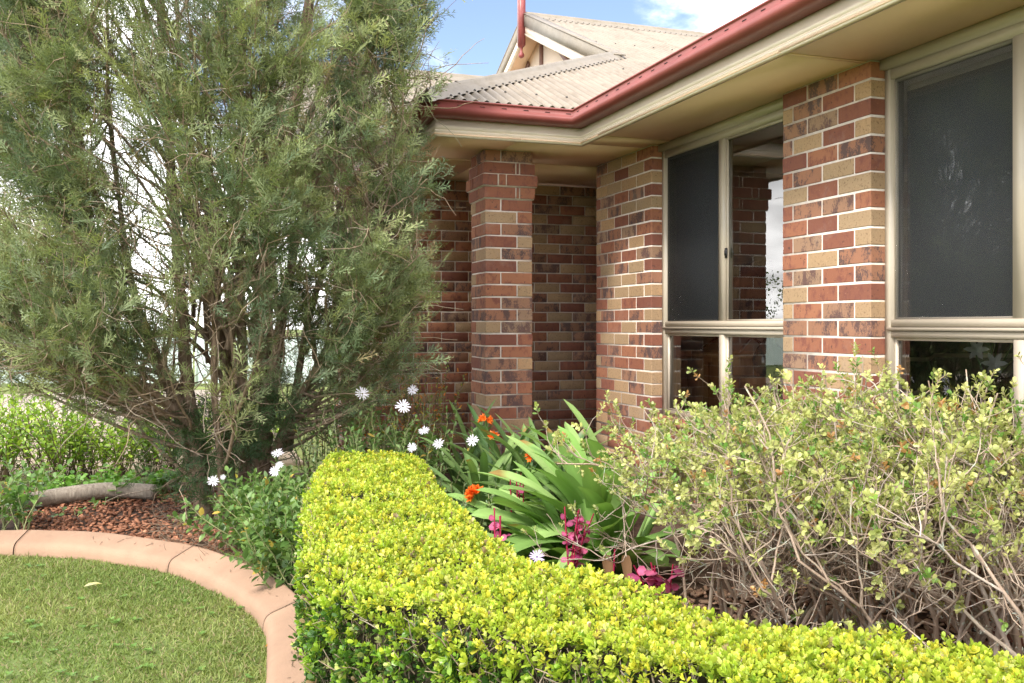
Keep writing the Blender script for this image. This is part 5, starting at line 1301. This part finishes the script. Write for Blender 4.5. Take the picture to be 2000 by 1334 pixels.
# ================================================================== twiggy shrubs
def azalea(label, centre, rad, height, nst, lean=(0, 0)):
    root = empty('azalea_shrub', label, 'shrub', 'twiggy shrubs under the windows', loc=centre); inv = Matrix.Translation(-root.location)
    c0 = np.array(centre)
    b = c0 + np.column_stack([rng.normal(0, rad * .30, (nst, 2)), np.zeros(nst)])
    a = rng.uniform(0, 6.283, nst); sp = rng.uniform(.05, .95, nst)
    d = np.column_stack([np.cos(a) * sp + lean[0], np.sin(a) * sp + lean[1], np.full(nst, .95)])
    g = Geo(); cw = lambda n: cols(n, (.75, .68, .6), (1.15, 1.08, 1.0))
    l0 = grow(b, d, height * rng.uniform(.50, .85, nst), 8, .15, (0, 0, .02)); tubes(g, l0, rng.uniform(.006, .013, nst), .0042, 7, cw(nst)); root_pts = l0
    def child(par, k, Lr, n, wig, r0, r1, sides, up, sp_):
        N = len(par) * k; bi = np.repeat(np.arange(len(par)), k); P_ = par.shape[1] - 1
        s = rng.uniform(.35, 1.0, N) * (P_ - 1e-3); j = s.astype(int); f = (s - j)[:, None]
        p = par[bi, j] * (1 - f) + par[bi, j + 1] * f; tg = norm(par[bi, j + 1] - par[bi, j])
        q = grow(p, tg * .8 + rng.normal(0, sp_, (N, 3)) + np.array((0, 0, up)), rng.uniform(*Lr, N) * height, n, wig, (0, 0, .05))
        q[:, :, 0] = np.minimum(q[:, :, 0], HX - .03)
        over = q[:, -1, 2] > height * rng.uniform(.74, 1.10, N); q = q[~over]
        tubes(g, q, r0, r1, sides, cw(len(q))); return q
    l1 = child(l0, 6, (.25, .50), 7, .20, .0042, .0026, 5, .25, .55)
    l2 = child(l1, 5, (.12, .28), 6, .24, .0026, .0016, 4, .30, .62)
    l3 = child(l2, 4, (.05, .15), 4, .22, .0017, .0011, 3, .35, .60)
    o = obj('branches', g, M['azalea_bark']); o.parent = root; o.matrix_parent_inverse = inv; o['kind'] = 'stuff'
    tips = np.vstack([l3[:, -1], l3[:, 3], l2[:, -1]]); td = np.vstack([norm(l3[:, -1] - l3[:, -2]), norm(l3[:, 3] - l3[:, 2]), norm(l2[:, -1] - l2[:, -2])])
    zrel = tips[:, 2] / height; rr = np.linalg.norm(tips[:, :2] - c0[:2], axis=1) / rad
    keep = rng.random(len(tips)) < np.clip((zrel - .44) * 3.0 + (rr - .6) * .45, .11, .95); tips, td = tips[keep], td[keep]; n = len(tips)
    g2 = Geo(); base = cols(n, (0.30, 0.36, 0.10), (0.58, 0.58, 0.23), .14)
    fresh = rng.random(n) < .16; base[fresh] = cols(int(fresh.sum()), (0.13, .27, .05), (.26, .40, .09)); red = rng.random(n) < .025; base[red] = cols(int(red.sum()), (.42, .22, .08), (.52, .30, .12))
    px = norm(np.cross(td, rv(n))); py = np.cross(td, px)
    for k in range(7):
        aa = k * 2.4 + rng.normal(0, .3, n); radv = px * np.cos(aa)[:, None] + py * np.sin(aa)[:, None]; ti = np.clip(.55 + .10 * k + rng.normal(0, .2, n), .2, 1.6)
        D = td * np.cos(ti)[:, None] + radv * np.sin(ti)[:, None]
        scatter(g2, LEAF_HE, LEAF_HE_F, tips - td * .0035 * k, frames(D, td + .2 * rv(n)), rng.uniform(.011, .024, n), np.clip(base * (1 + rng.normal(0, .1, (n, 1))), .01, 1))
    o = obj('leaves', g2, M['leaf']); o.parent = root; o.matrix_parent_inverse = inv; o['kind'] = 'stuff'
    # lichen tufts on the lower wood
    g3 = Geo(); k = rng.integers(0, len(l0), 420); j = rng.integers(1, 7, 420); p = l0[k, j] + rng.normal(0, .008, (420, 3)); p = p[p[:, 2] < height * .6]; n = len(p)
    for q in range(4): scatter(g3, LEAF_LA * np.array((.5, 1, 1)), LEAF_OB_F, p + rng.normal(0, .006, (n, 3)), frames(rv(n), rv(n)), rng.uniform(.006, .014, n), cols(n, (.42, .47, .40), (.62, .66, .58), .08))
    o = obj('lichen', g3, M['lichen']); o.parent = root; o.matrix_parent_inverse = inv; o['kind'] = 'stuff'
azalea('twiggy small leafed shrub below the first window, next to the pale lily', PD(1485, 3.75, .03), .50, 1.03, 22)
azalea('twiggy small leafed shrub below the brick pier, in the middle of the row', PD(1690, 3.35, .03), .50, 1.10, 22)
azalea('twiggy lichen covered shrub under the right window at the picture edge', PD(1930, 3.05, .03), .52, 1.16, 24)

# bits of twig blown onto the kerb
n = 26; u_ = rng.uniform(0, 560, n); i_ = rng.integers(60, 190, n); P = np.column_stack([kback[i_] + kn[i_] * rng.uniform(.02, .10, n)[:, None], np.full(n, .112)])
g = Geo(); q = grow(P, np.column_stack([rng.normal(0, 1, (n, 2)), np.zeros(n)]), rng.uniform(.008, .05, n), 3, .12); q[:, :, 2] = 0.116 - 0.28 * np.array([[np.min(np.linalg.norm(kback - w[:2], axis=1)) for w in r_] for r_ in q]) + .004
tubes(g, q, .0013, .0009, 4, cols(n, (.12, .08, .05), (.25, .18, .12)))
tag(obj('twig_debris', g, M['stemg']), 'small dark twig bits scattered on the kerb top', 'debris', kind='stuff')
# ================================================================== far background
fen = empty('boundary_fence', 'low pale green steel fence beyond the drive, behind the conifer', 'fence', loc=tuple(PD(200, 19.5)))
finv = Matrix.Translation(-fen.location)
M['fence'] = plain('fence_pale_green', (0.55, 0.63, 0.60), 0.5, .05)
for k in range(12):
    a = PD(-900, 19.5) + (PD(640, 19.5) - PD(-900, 19.5)) * (k / 12); b = PD(-900, 19.5) + (PD(640, 19.5) - PD(-900, 19.5)) * ((k + 1) / 12 - .004)
    g = Geo(); V = []
    for i in range(41):
        p = a + (b - a) * i / 40; off = FWD * .02 * (1 if (i // 2) % 2 else -1); V += [p + off + np.array((0, 0, .05)), p + off + np.array((0, 0, 1.0))]
    g.add(V, np.array([(2 * i, 2 * i + 2, 2 * i + 3, 2 * i + 1) for i in range(40)])); o = obj('fence_panel', g, M['fence']); o.parent = fen; o.matrix_parent_inverse = finv
    g = Geo(); g.box(-.03, .03, -.03, .03, 0, 1.05); o = obj('post', g, M['fence'], fen); o.location = tuple(a - np.array(fen.location))
def far_tree(label, u_, d_, h_, w_, n_):
    b = PD(u_, d_); root = empty('far_tree', label, 'tree', 'trees beyond the fence', loc=b); g = Geo(); tube1(g, [(0, 0, 0), (.05 * h_, 0, .35 * h_), (.02, .03 * h_, .7 * h_)], .035 * h_, .01 * h_, 7); obj('trunk', g, M['bark'], root)
    cl = rng.normal(0, 1, (26, 3)) * np.array((w_ * .36, w_ * .36, h_ * .17)) + np.array((0, 0, h_ * .64)); p = cl[rng.integers(0, 26, n_)] + rng.normal(0, .11 * h_, (n_, 3)) * np.array((1, 1, .7)); g = Geo()
    scatter(g, LEAF_OB, LEAF_OB_F, p, frames(rv(n_), rv(n_)), rng.uniform(.03, .055, n_) * h_, cols(n_, (.07, .11, .04), (.15, .19, .07))); o = obj('crown', g, M['leaf'], root); o['kind'] = 'stuff'
for k, (u_, d_, h_, w_, lab) in enumerate(((-1500, 60, 7, 8, 'rounded gum tree far beyond the fence, out past the left edge'), (-60, 85, 4.2, 7, 'small far tree behind the conifer at the left edge'), (230, 95, 3.8, 8, 'small far tree just above the fence behind the conifer'), (560, 90, 3.6, 7, 'small far tree behind the trunks next to the house'), (-2600, 45, 7, 7, 'gum tree beyond the lawn, mirrored in the window'))):
    far_tree(lab, u_, d_, h_, w_, 1500)
